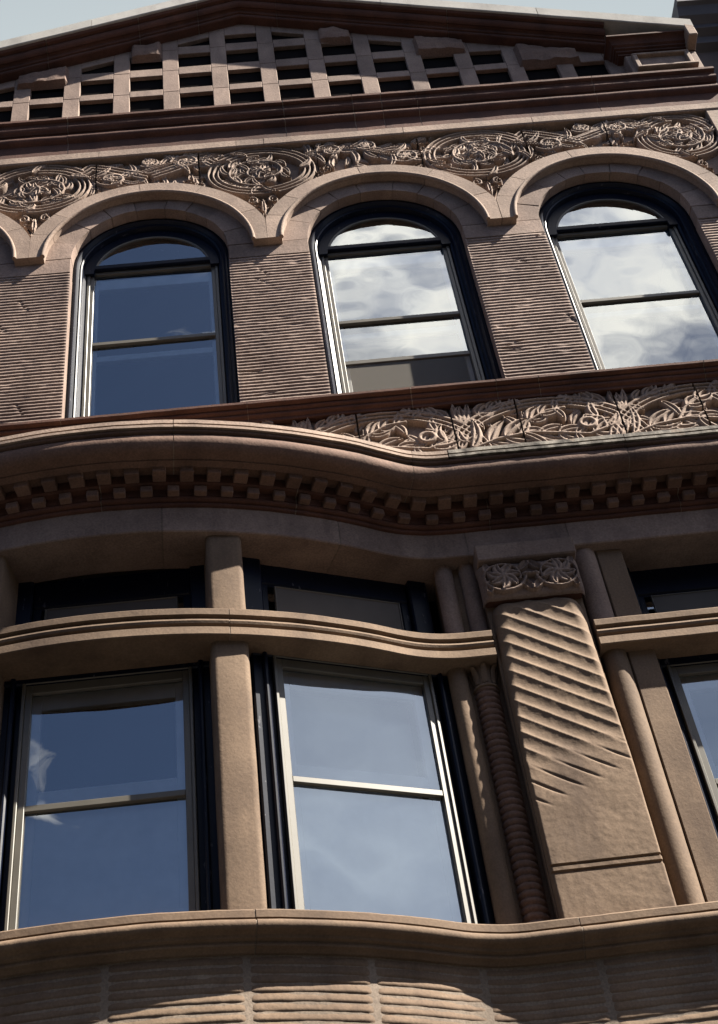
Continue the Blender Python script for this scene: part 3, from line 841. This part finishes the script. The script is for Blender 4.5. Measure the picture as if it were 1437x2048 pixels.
# smooth impost band above the reeds
imp = None
for k, (a, b) in enumerate(edges):
    mb = MB().box(a + 0.001, b - 0.001, -0.006, 0.085, 10.424, 10.595, 0.004).jitter(0.0015, 5, k)
    o = mb.obj('impost_stone', 'stone', pier_root, 40)

# ---- arches: voussoirs, hood moulds
def ring_piece(cx, zi, ri, zo, ro, a0, a1, y0, y1, n=6, lim=None, zlow=None):
    rings = []
    for i in range(n + 1):
        a = R(a0 + (a1 - a0) * i / n)
        pi = (cx + ri * math.cos(a), zi + ri * math.sin(a)); po = (cx + ro * math.cos(a), zo + ro * math.sin(a))
        if lim is not None and abs(po[0] - cx) > lim:
            ca = math.acos(lim / ro); aa = min(a, math.pi - a); t = max(0, aa / ca)
            po = (cx + math.copysign(lim, po[0] - cx), zlow + (zo + ro * math.sin(ca) - zlow) * t)
        if zlow is not None and (i == 0 and a0 == 0 or i == n and a1 == 180):
            pi = (pi[0], max(pi[1], zlow)); po = (po[0], zlow)
        rings.append([(pi[0], y0, pi[1]), (po[0], y0, po[1]), (po[0], y1, po[1]), (pi[0], y1, pi[1])])
    return rings
HZ = 10.555
for k, cx in enumerate(WIN):
    arch = None
    n = 9; rv = random.Random(k)
    cuts = [0] + [180 / n * i + rv.uniform(-3, 3) for i in range(1, n)] + [180]
    core = MB().loft(ring_piece(cx, ZS, 0.586, ZS, 0.84, 0, 180, 0.010, 0.088, 36)).obj('arch', 'mortar', house, 40)
    for i in range(n):
        dy = rv.uniform(-0.003, 0.003)
        MB().loft(ring_piece(cx, ZS, 0.58, ZS, 0.86, cuts[i] + 0.25, cuts[i + 1] - 0.25, -0.003 + dy, 0.085, 5)).jitter(0.002, 9, i).obj('voussoir', 'stone', core, 40)
    cuts = [0, 26 + rv.uniform(-3, 3), 60 + rv.uniform(-4, 4), 100 + rv.uniform(-6, 6), 140, 158, 180]
    hood = MB().loft(ring_piece(cx, 10.54, 0.776, 10.51, 0.924, 0, 180, -0.066, 0.05, 40, 0.872, HZ + 0.01)).obj('hood_mould', 'mortar', house, 40)
    for i in range(6):
        MB().loft(ring_piece(cx, 10.54, 0.77, 10.51, 0.93, cuts[i] + (0.15 if i else 0), cuts[i + 1] - (0.15 if i < 5 else 0), -0.072, 0.05, 10, 0.8775, HZ)).jitter(0.0016, 5, i + k).obj('hood_stone', 'carve', hood, 40)
    rings = []
    for i in range(49):
        a = math.pi * i / 48
        c = (cx + 0.775 * math.cos(a), -0.070, 10.54 + 0.775 * math.sin(a) + (0.016 if i in (0, 48) else 0))
        rings.append([(c[0] + 0.016 * math.cos(t) * math.cos(a), c[1] + 0.020 * math.sin(t), c[2] + 0.016 * math.cos(t) * math.sin(a)) for t in [2 * math.pi * q / 8 for q in range(8)]])
    MB().loft(rings).jitter(0.0012, 6, k).obj('hood_bead', 'carve', hood, 60)

# ---- upper carved frieze: medallions over the cusps, scrolls over the crowns
rl = Relief(-3.45, 3.86, 10.85, 11.96, 0.0062)
cusps = [-1.6085, 0.1485, 1.907, 3.55, -3.366]
for ci, cx in enumerate(cusps):
    rg = random.Random(30 + ci); cz = 11.595; A, B_ = 0.450, 0.340
    if ci == 3: A = 0.36; cz = 11.62
    d = 1 if ci % 2 else -1                                 # the wreath is the stem itself, wound round on the way
    th = np.radians(90 + d * 55 - d * np.linspace(0, 415, 90)); k_ = np.linspace(0.93, 0.80, 90)
    lead = [(cx - d * 0.86, 11.66), (cx - d * 0.70, 11.73), (cx - d * 0.56, 11.80), (cx - d * 0.42, 11.855)]
    ring = np.r_[lead, np.c_[cx + A * k_ * np.cos(th), cz + B_ * k_ * np.sin(th)]]
    rl.vine(ring, 0.0125, 0.044, 9.0, 0.1, 0.1, 90, 0.016, rg, 3, (1,), 'vein', 3.1)
    # leafy shoot curling inside
    t = np.linspace(0, 1, 80); a = R(200 + 70 * ci) - d * 2 * np.pi * (1.35 + 0.1 * ci) * t; r = 0.62 - 0.46 * t
    rl.vine(np.c_[cx + A * r * np.cos(a), cz + B_ * r * np.sin(a)], 0.012, 0.046, 0.075, 0.150, 0.10, 95, 0.0215, rg, 1)
    for q in range(6):
        rl.leaf(cx, cz, 60 * q + rg.uniform(-12, 12), 0.095, 50 * d, 0.024, 0.052, 'vein')
    rl.ellipse(cx + 0.01, cz, 0.004, 0.004, 0.022, 0.058)
    for q in range(5):                                      # leaf tips that break over the wreath
        a_ = rg.uniform(0, 360); rl.leaf(cx + A * 0.72 * math.cos(R(a_)), cz + B_ * 0.72 * math.sin(R(a_)), a_ + 30 * d, 0.16, 50 * d, 0.022, 0.054, 'vein')
    # palmette in the spandrel below
    for sg in (1, -1):
        rl.leaf(cx, 10.93, 90 - sg * 6, 0.20, -sg * 35, 0.018, 0.040)
        rl.leaf(cx + sg * 0.01, 11.06, 90 - sg * 35, 0.16, -sg * 100, 0.020, 0.042)
        rl.spiral(cx + sg * 0.085, 11.18, 0.045, 0.010, 90, sg * 1.3, 0.011, 0.042)
        rl.leaf(cx + sg * 0.02, 11.16, 90 - sg * 50, 0.18, sg * 50, 0.018, 0.040)
    rl.leaf(cx, 11.02, 90, 0.17, 0, 0.018, 0.046, 'vein')
    # curls between wreath and hood
    for sg in (1, -1):
        rl.spiral(cx + sg * 0.47, 11.46, 0.040, 0.010, 200, 1.2 * sg, 0.010, 0.040)
        rl.leaf(cx + sg * 0.44, 11.36, 90 + sg * 70, 0.12, sg * 60, 0.016, 0.038)
        for q in range(5):
            rl.leaf(cx + sg * rg.uniform(.38, .56), 11.82 + rg.uniform(-.05, .06), rg.uniform(0, 360), 0.11, rg.uniform(-100, 100), 0.017, 0.040)
            rl.leaf(cx + sg * rg.uniform(.42, .56), 11.52 + rg.uniform(-.06, .08), rg.uniform(0, 360), 0.10, rg.uniform(-100, 100), 0.016, 0.040)
for wi, cx in enumerate(WIN):
    rg = random.Random(70 + wi); z0 = 11.735; fl = 1 if wi % 2 else -1
    t = np.linspace(-0.50, 0.50, 60); base = z0 + fl * 0.10 * np.sin(t * 5.0 + rg.uniform(-.3, .3)) + 0.02
    rl.vine(np.c_[cx + t, base], 0.0095, 0.046, 0.115, 0.21, 0.21, 95, 0.0255, rg, 2)
    for sx, sz, r0, dr in ((-0.30, z0 - fl * 0.080, 0.120, fl), (0.29, z0 + fl * 0.085, 0.120, -fl), (0.0, z0 + 0.12, 0.085, 1)):
        a = R(200 + rg.uniform(-40, 40)) + dr * 2 * np.pi * 1.25 * np.linspace(0, 1, 50); r = r0 - (r0 - 0.04) * np.linspace(0, 1, 50)
        rl.vine(np.c_[cx + sx + r * np.cos(a), sz + 0.85 * r * np.sin(a)], 0.0125, 0.048, 0.090, 0.10, 0.07, 90, 0.018, rg, 1, (1,))
        for q in range(5):
            rl.leaf(cx + sx, sz, q * 72 + rg.uniform(-10, 10), 0.050, 30, 0.017, 0.050, 'vein')
    for q in range(5):
        rl.leaf(cx + rg.uniform(-.55, .55), rg.uniform(11.56, 11.92), rg.uniform(0, 360), 0.15, rg.uniform(-100, 100), 0.021, 0.040, 'vein')
rgx = random.Random(5)
for q in range(150):                                        # small leaves tucked into the gaps, lower than the rest
    rl.leaf(rgx.uniform(-3.4, 3.8), rgx.uniform(11.46, 11.94), rgx.uniform(0, 360), 0.13, rgx.uniform(-110, 110), 0.020, 0.027, 'vein')
rl.H *= 1.42; rl.rough(0.0022, 22, 5)
keep = np.ones_like(rl.X, bool)
for cx in WIN:
    keep &= ~((rl.X - cx) ** 2 + (rl.Z - 10.51) ** 2 < 0.90 ** 2)
keep &= ~((rl.X > 3.70) & (rl.Z < 11.1)); keep &= ~((rl.X < -3.37) & (rl.Z < 11.0))
ufr = MB().box(-3.45, 3.86, 0.072, 0.10, 11.2, 12.0).obj('upper_frieze', 'mortar', house)
fj = [-3.45, -2.9, -1.995, -1.148, -0.33, 0.62, 1.45, 2.31, 2.99, 3.86]
for a, b in zip(fj[:-1], fj[1:]):
    i0 = int(np.searchsorted(rl.x, a + 0.002)); i1 = int(np.searchsorted(rl.x, b - 0.002))
    V, F = rl.geometry(0.050, i0, i1, keep)
    link('carved_panel', np_mesh('carved_panel', V, F, 75), ufr, 'carve')
MB().box(3.865, HX1, -0.03, 0.10, 10.60, 11.944, 0.006).jitter(0.002, 4).obj('frieze_border', 'carve', ufr, 40)
MB().box(HX0, -3.46, -0.02, 0.10, 10.60, 11.944, 0.006).obj('frieze_border', 'carve', ufr, 40)

# ---- cornice under the gable
gp = [(-0.20, 12.50), (0.06, 12.50), (0.118, 12.492), (0.126, 12.486), (0.126, 12.458), (0.116, 12.450), (0.096, 12.446)] + arcp((0.062, 12.388), 0.040, 60, -75, 6) + \
     [(0.066, 12.342), (0.050, 12.338)] + arcp((0.034, 12.270), 0.040, 65, -80, 6) + [(0.026, 12.222), (0.026, 12.055)]
gp2 = gp + [(-0.20, 12.055)]
RX = 4.075
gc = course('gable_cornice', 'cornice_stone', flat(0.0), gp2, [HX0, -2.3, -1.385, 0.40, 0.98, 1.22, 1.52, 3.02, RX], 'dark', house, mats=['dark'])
gf = [(-0.1, 12.05), (0.032, 12.05), (0.040, 12.040), (0.040, 11.958), (0.030, 11.946), (-0.1, 11.946)]
course('frieze_fillet', 'fillet_stone', flat(0.0), gf, [HX0, -2.4, -1.13, -0.02, 0.205, 1.35, 2.42, RX - 0.07], 'carve', house)

# ---- gable: stone lattice
COLW, HOLE, ROWS = 0.4295, 0.286, [(12.715, 12.975), (13.075, 13.325), (13.455, 13.695), (13.835, 14.04)]
SL, SR = 0.372, 0.347
def rake(x, apex=14.215):
    return apex - (SR * (x - GX) if x > GX else SL * (GX - x))
def rakeh(x): return rake(x) - 0.115
lat = bpy.data.objects.new('gable_lattice', None)
lat_back = MB().add([(HX0, 0.046, 12.3), (HX1, 0.046, 12.3), (HX1, 0.046, rake(HX1) + 0.1), (GX, 0.046, rake(GX) + 0.1), (HX0, 0.046, rake(HX0) + 0.1)], [(0, 1, 2, 3, 4)]).obj('gable_lattice', 'room', house)  # black sheet stands in for the darkness behind the lattice holes
def slab(xa, xb, za_l, za_r, zb_l, zb_r, y0, y1, name, mat, parent, jit=0.0016, seed=0, c=0.004):
    v = []
    for y, k in ((y0, c), (y0 + c, 0), (y1, 0)):
        v += [(xa + k, y, za_l + k), (xb - k, y, za_r + k), (xb - k, y, zb_r - k), (xa + k, y, zb_l - k)]
    return MB().loft([v[0:4], v[4:8], v[8:12]]).jitter(jit, 6, seed).obj(name, mat, parent)
cnt = 0
XL = [-0.032 + COLW * k for k in range(-9, 9)]
TH = 0.038
for k, xl in enumerate(XL):
    kk = k - 9; xr = xl + HOLE; xu0, xu1 = xr + 0.0015, xl + COLW - 0.0015
    # upright on the right of the hole
    t0, t1 = rake(xu0) + 0.03, rake(xu1) + 0.03
    if xu1 < 3.42 and min(t0, t1) > 12.8:
        tt = [12.50, 12.70] + [r[0] - 0.052 for r in ROWS[1:] if r[0] < min(t0, t1) - 0.1]
        if xu0 < GX < xu1: pass
        lv = tt + [None]
        for q in range(len(lv) - 1):
            zb0 = lv[q]
            if lv[q + 1] is None: slab(xu0, xu1, zb0, zb0, t0, t1, 0.0, TH, 'lattice_upright', 'stone', lat_back, seed=cnt)
            else: slab(xu0, xu1, zb0, zb0, lv[q + 1] - 0.002, lv[q + 1] - 0.002, 0.0, TH, 'lattice_upright', 'stone', lat_back, seed=cnt)
            cnt += 1
    if xr > 3.42 or xl < HX0 + 0.2: continue
    # bars and holes in this bay
    z = 12.50
    for ri, (h0, h1) in enumerate(ROWS):
        tl, tr_ = rakeh(xl), rakeh(xr)
        if ri == 3 and abs(kk) > 1: break
        if max(tl, tr_) < h0 + 0.06: break
        block = False
        slab(xl, xr, z, z, h0, h0, 0.0, TH, 'lattice_bar', 'stone', lat_back, seed=cnt); cnt += 1
        hl, hr = min(h1, tl), min(h1, tr_)
        if kk == 0 and ri == 3: hl = hr = 14.0
        z = None; ztl, ztr = hl, hr
        nxt = ROWS[ri + 1] if ri < 3 else None
        full = hl >= h1 - 1e-6 and hr >= h1 - 1e-6
        if full and nxt: z = h1; continue
        # sloped head: fill up to the rake
        slab(xl, xr, max(hl, h0 + 0.004), max(hr, h0 + 0.004), rake(xl) + 0.03, rake(xr) + 0.03, 0.0, TH, 'lattice_head', 'stone', lat_back, seed=cnt); cnt += 1
        z = None; break
    if z is not None:
        slab(xl, xr, z, z, rake(xl) + 0.03, rake(xr) + 0.03, 0.0, TH, 'lattice_head', 'stone', lat_back, seed=cnt); cnt += 1
# small peak that points the head of the centre opening
# rock-faced blocks that step up under the raking cornice
def rock(xa, xb, zl0, zr0, zl1, zr1, y, seed):
    nx_, nz_ = 16, 9; V = []; F = []
    for j in range(nz_ + 1):
        for i in range(nx_ + 1):
            u, v = i / nx_, j / nz_
            x = xa + (xb - xa) * u; z = (zl0 + (zr0 - zl0) * u) * (1 - v) + (zl1 + (zr1 - zl1) * u) * v
            e = min(u, 1 - u) * (xb - xa); e2 = min(v, 1 - v) * 0.25; d = min(1, min(e, e2) / 0.035)
            b = y * (0.30 + 0.70 * d ** 0.6) + 0.020 * noise.noise((x * 9, z * 12, seed)) + 0.008 * noise.noise((x * 30, z * 30, seed))
            if i in (0, nx_) or j in (0, nz_): b = -0.02
            V.append((x, -b, z))
    for j in range(nz_):
        for i in range(nx_):
            a = j * (nx_ + 1) + i; F.append((a, a + 1, a + nx_ + 2, a + nx_ + 1))
    link('rock_faced_block', mesh('rock_faced_block', V, F, 35), lat_back, 'rough')
for q in ((0.81, 1.11, 13.70, 13.66, 13.95, 13.845, .055, 1), (1.64, 2.10, 13.32, 13.29, 13.65, 13.49, .055, 2), (2.50, 3.06, 12.96, 12.95, 13.35, 13.15, .055, 3),
          (-0.885, -0.60, 13.62, 13.62, 13.82, 13.91, .055, 4), (-1.88, -1.42, 13.255, 13.265, 13.42, 13.58, .055, 5), (-2.85, -2.30, 12.95, 12.95, 13.06, 13.24, .055, 6)):
    rock(*q)

# ---- raking cornice and coping
def rake_sweep(mb, x0, x1, prof, step=0.06):
    n = max(1, int(math.ceil((x1 - x0) / step))); rings = []
    for i in range(n + 1):
        x = x0 + (x1 - x0) * i / n; z = rake(x)
        rings.append([(x, -p, z + dz) for p, dz in prof])
    return mb.loft(rings)
rp = [(-0.10, -0.02), (0.075, -0.02), (0.085, -0.012), (0.085, 0.010), (0.072, 0.014), (0.072, 0.022), (0.095, 0.026), (0.098, 0.042)] + \
     arcp((0.130, 0.045), 0.032, 180, 110, 3) + arcp((0.128, 0.100), 0.046, -80, 30, 6) + [(0.205, 0.118), (0.222, 0.135), (-0.10, 0.135)]
rj = [HX0 + 0.2, -2.6, -1.6, -0.79, -0.26, GX, 0.46, 1.97, 3.30]
rc = MB()
rake_sweep(rc, HX0 + 0.21, 3.29, inset(rp, 0.007)); rc = rc.obj('raking_cornice', 'mortar', house, 30)
for i in range(len(rj) - 1):
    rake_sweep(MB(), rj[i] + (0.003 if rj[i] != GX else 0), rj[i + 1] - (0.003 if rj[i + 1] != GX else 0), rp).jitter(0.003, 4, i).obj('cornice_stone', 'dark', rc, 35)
cp = [(-0.25, 0.137), (0.236, 0.137), (0.244, 0.145), (0.250, 0.262), (0.240, 0.268), (-0.25, 0.275)]
cope = rake_sweep(MB(), HX0 + 0.2, 4.02, inset(cp, 0.006)).obj('coping', 'mortar', house)
kj = [HX0 + 0.2, -2.4, -1.2, GX, 1.4, 2.75, 4.035]
for i in range(len(kj) - 1):
    rake_sweep(MB(), kj[i] + (0.002 if kj[i] != GX else 0), kj[i + 1] - (0.002 if kj[i + 1] != GX else 0), cp).jitter(0.002, 3, i).obj('coping_stone', 'coping', cope, 30)

# ---- kneeler block at the right foot of the gable
kn = MB().box(3.40, 4.03, -0.085, 0.30, 12.495, 12.90, 0.008).jitter(0.002, 4).obj('kneeler', 'stone', house, 40)
kp = [(-0.1, 13.02), (0.20, 13.02), (0.215, 13.005), (0.215, 12.985)] + arcp((0.215, 12.925), 0.060, 92, 172, 5) + [(0.135, 12.925), (0.135, 12.905), (0.115, 12.900), (0.115, 12.880), (0.095, 12.875), (0.095, 12.855), (-0.1, 12.855)]
def box_ring(prof, x0, x1, yb):
    # moulding that returns round the left side, the front and the right side of a block
    rings = []
    for st in range(4):
        r_ = []
        for p, z in prof:
            xl, xr, yf_ = x0 - p * 0.75, x1 + p * 0.10, -p
            r_.append([(xl, yb, z), (xl, yf_, z), (xr, yf_, z), (xr, yb, z)][st])
        rings.append(r_)
    return rings
MB().loft(box_ring(kp, 3.42, 4.02, 0.3)).jitter(0.002, 5).obj('kneeler_cap', 'dark', kn, 35)
mb = MB()
for (a, b, c, d) in ((3.45, 3.95, 12.575, 12.602), (3.45, 3.95, 12.80, 12.827), (3.45, 3.49, 12.602, 12.80), (3.91, 3.95, 12.602, 12.80)):
    mb.box(a, b, -0.125, -0.07, c, d, 0.006)
mb.box(3.44, 3.97, -0.145, -0.07, 12.548, 12.575, 0.005)
mb.obj('kneeler_panel', 'carve', kn)
MB().box(3.95, 4.035, -0.245, 0.25, 12.86, 13.12, 0.01).obj('kneeler_end', 'carve', kn)

# ---- arched windows of the upper storey
def u_strip(mb, prof, zc, zbot, n=28):
    # profile of (r, y) carried up the jambs and round the arch head
    rings = []
    for r, y in prof:
        ring = [(r, y, zbot)]
        for i in range(n + 1):
            a = math.pi * i / n; ring.append((r * math.cos(a), y, zc + r * math.sin(a)))
        ring.append((-r, y, zbot)); rings.append(ring)
    return mb.loft(rings, closed=False)
def arched_window(cx, raised):
    mb = MB(); ZF = ZS + 0.055
    u_strip(mb, [(0.600, 0.092), (0.568, 0.092), (0.564, 0.078), (0.552, 0.076), (0.546, 0.088), (0.536, 0.104), (0.524, 0.100), (0.516, 0.106), (0.510, 0.150), (0.496, 0.158), (0.490, 0.205), (0.436, 0.205), (0.436, 0.36)], ZS - 0.005, 8.64)
    mb.box(-0.491, 0.491, 0.148, 0.26, 10.655, 10.705, 0.006)
    w = mb.obj('arched_window', 'navy', house, 35)
    w.location = (cx, 0, 0)
    # board between the round head and the fanlight
    rings = []
    for i in range(25):
        a = math.pi * i / 24
        rings.append([(r * math.cos(a), y, ZS + r * math.sin(a)) for r, y in ((0.502, 0.146), (0.436, 0.146), (0.436, 0.34), (0.502, 0.34))])
    MB().loft(rings).obj('arch_board', 'navy', w, 40)
    a0 = math.asin(0.10 / 0.44)
    pts = [(0.436 * math.cos(a0 + (math.pi - 2 * a0) * i / 24), 0.158, ZS + 0.436 * math.sin(a0 + (math.pi - 2 * a0) * i / 24)) for i in range(25)]
    MB().add(pts, [tuple(range(25))]).obj('fanlight_pane', 'glass', w)
    rings = []
    for i in range(25):
        a = a0 + (math.pi - 2 * a0) * i / 24
        rings.append([(r * math.cos(a), y, ZS + r * math.sin(a)) for r, y in ((0.434, 0.149), (0.422, 0.150), (0.418, 0.165), (0.434, 0.165))])
    MB().loft(rings).obj('fanlight_sash', 'storm', w, 40)
    s = MB()
    frame_rect(s, 0.438, 0.466, 8.75, 10.628, 8.65, 10.664, 0.180, 0.212)
    frame_rect(s, 0.466, 0.488, 8.75, 10.664, 8.65, 10.684, 0.168, 0.200)
    s.box(-0.438, 0.438, 0.182, 0.212, 9.765, 9.800, 0.003)
    if raised: s.box(-0.438, 0.438, 0.192, 0.218, 9.310, 9.350, 0.003)
    s.obj('storm_frame', 'storm', w)
    pane(w, 0.442, 9.78, 10.635, 0.200)
    if raised:
        pane(w, 0.442, 9.33, 9.78, 0.210)
        pane(w, 0.442, 8.67, 9.32, 0.206, 'screen', 'insect_screen')
    else:
        pane(w, 0.442, 8.67, 9.78, 0.206)
    i_ = MB()
    frame_rect(i_, 0.410, 0.446, 8.76, 10.50, 8.66, 10.62, 0.232, 0.27)
    i_.box(-0.410, 0.410, 0.233, 0.27, 9.64, 9.70, 0.003)
    i_.obj('inner_sash', 'sash', w)
    return w
for cx, ra in zip(WIN, (False, False, True, False)):
    arched_window(cx, ra)

# ------------------------------------------------------------------ roller blinds hanging inside
def blind(win, hw, z0, z1, y, label):
    mb = MB(); mb.box(-hw, hw, y, y + 0.004, z0, z1); 
    mb.box(-hw, hw, y - 0.008, y + 0.008, z0 - 0.012, z0 + 0.012, 0.003)
    b = mb.obj('roller_blind', 'blind')
    b.location = win.location; b.rotation_euler = win.rotation_euler
    tag(b, label, 'blind', 'roller blinds inside the bow window')
    return b
blind(W_B, 0.36, 4.96, 6.28, 0.16, 'pale roller blind behind the angled bow window sash beside the mullion')

# ------------------------------------------------------------------ neighbouring house
nb = bpy.data.objects.new('neighbour_house', None); COL.objects.link(nb)
tag(nb, 'dark neighbouring house with heavy cornice at the upper right edge', 'house')
MB().box(4.10, 10.0, 0.32, 9.0, 0, 13.9).obj('wall', 'nb_wall', nb)
mb = MB()
npf = [(0.0, 14.02), (0.36, 13.98), (0.375, 13.96), (0.375, 13.90), (0.33, 13.89), (0.28, 13.80), (0.20, 13.76), (0.20, 13.70), (0.12, 13.68), (0.10, 13.60), (0.0, 13.58)]
sweep(mb, flat(0.33), npf, 4.16, 10.0, 2.0); mb.obj('cornice', 'nb_metal', nb, 30)
for k in range(14):
    MB().box(4.75 + k * 0.36, 4.87 + k * 0.36, 0.06, 0.33, 13.42, 13.58, 0.01).obj('bracket', 'nb_metal', nb)

# ------------------------------------------------------------------ terrace on the far side of the street, behind the viewer
M['far_brick'] = plain('far_brick', (0.085, 0.045, 0.035), 0.9, 0.2, nscale=3, bump=0.3)
far_names = ['plain brick row house across the street with low parapet, first of the row', 'brick row house across the street, second of the row', 'brick row house across the street, third of the row',
             'brick row house across the street, fourth of the row', 'brick row house across the street, fifth of the row', 'brick row house across the street, last of the row']
for k in range(6):
    x0 = -30 + k * 10.2; hh = 11.6 + 0.7 * ((k * 7) % 3)
    e = bpy.data.objects.new('row_house', None); COL.objects.link(e); e.location = (x0 + 5.05, -18.5, 0)
    tag(e, far_names[k], 'house', 'row houses across the street')
    MB().box(-5.05, 5.05, -9, 0, 0, hh).obj('wall', 'far_brick', e)
    MB().box(-5.07, 5.07, -0.2, 0.35, hh - 0.6, hh + 0.15, 0.03).obj('cornice', 'nb_metal', e)
    for r_ in range(3):
        for c_ in range(4):
            x = -3.75 + c_ * 2.5; z = 1.6 + r_ * 3.4
            w_ = MB().box(x - 0.55, x + 0.55, -0.05, 0.03, z, z + 1.9, 0.02).obj('window', 'navy', e)
            MB().box(x - 0.7, x + 0.7, 0.0, 0.12, z - 0.16, z - 0.01, 0.01).obj('sill', 'mortar', w_)
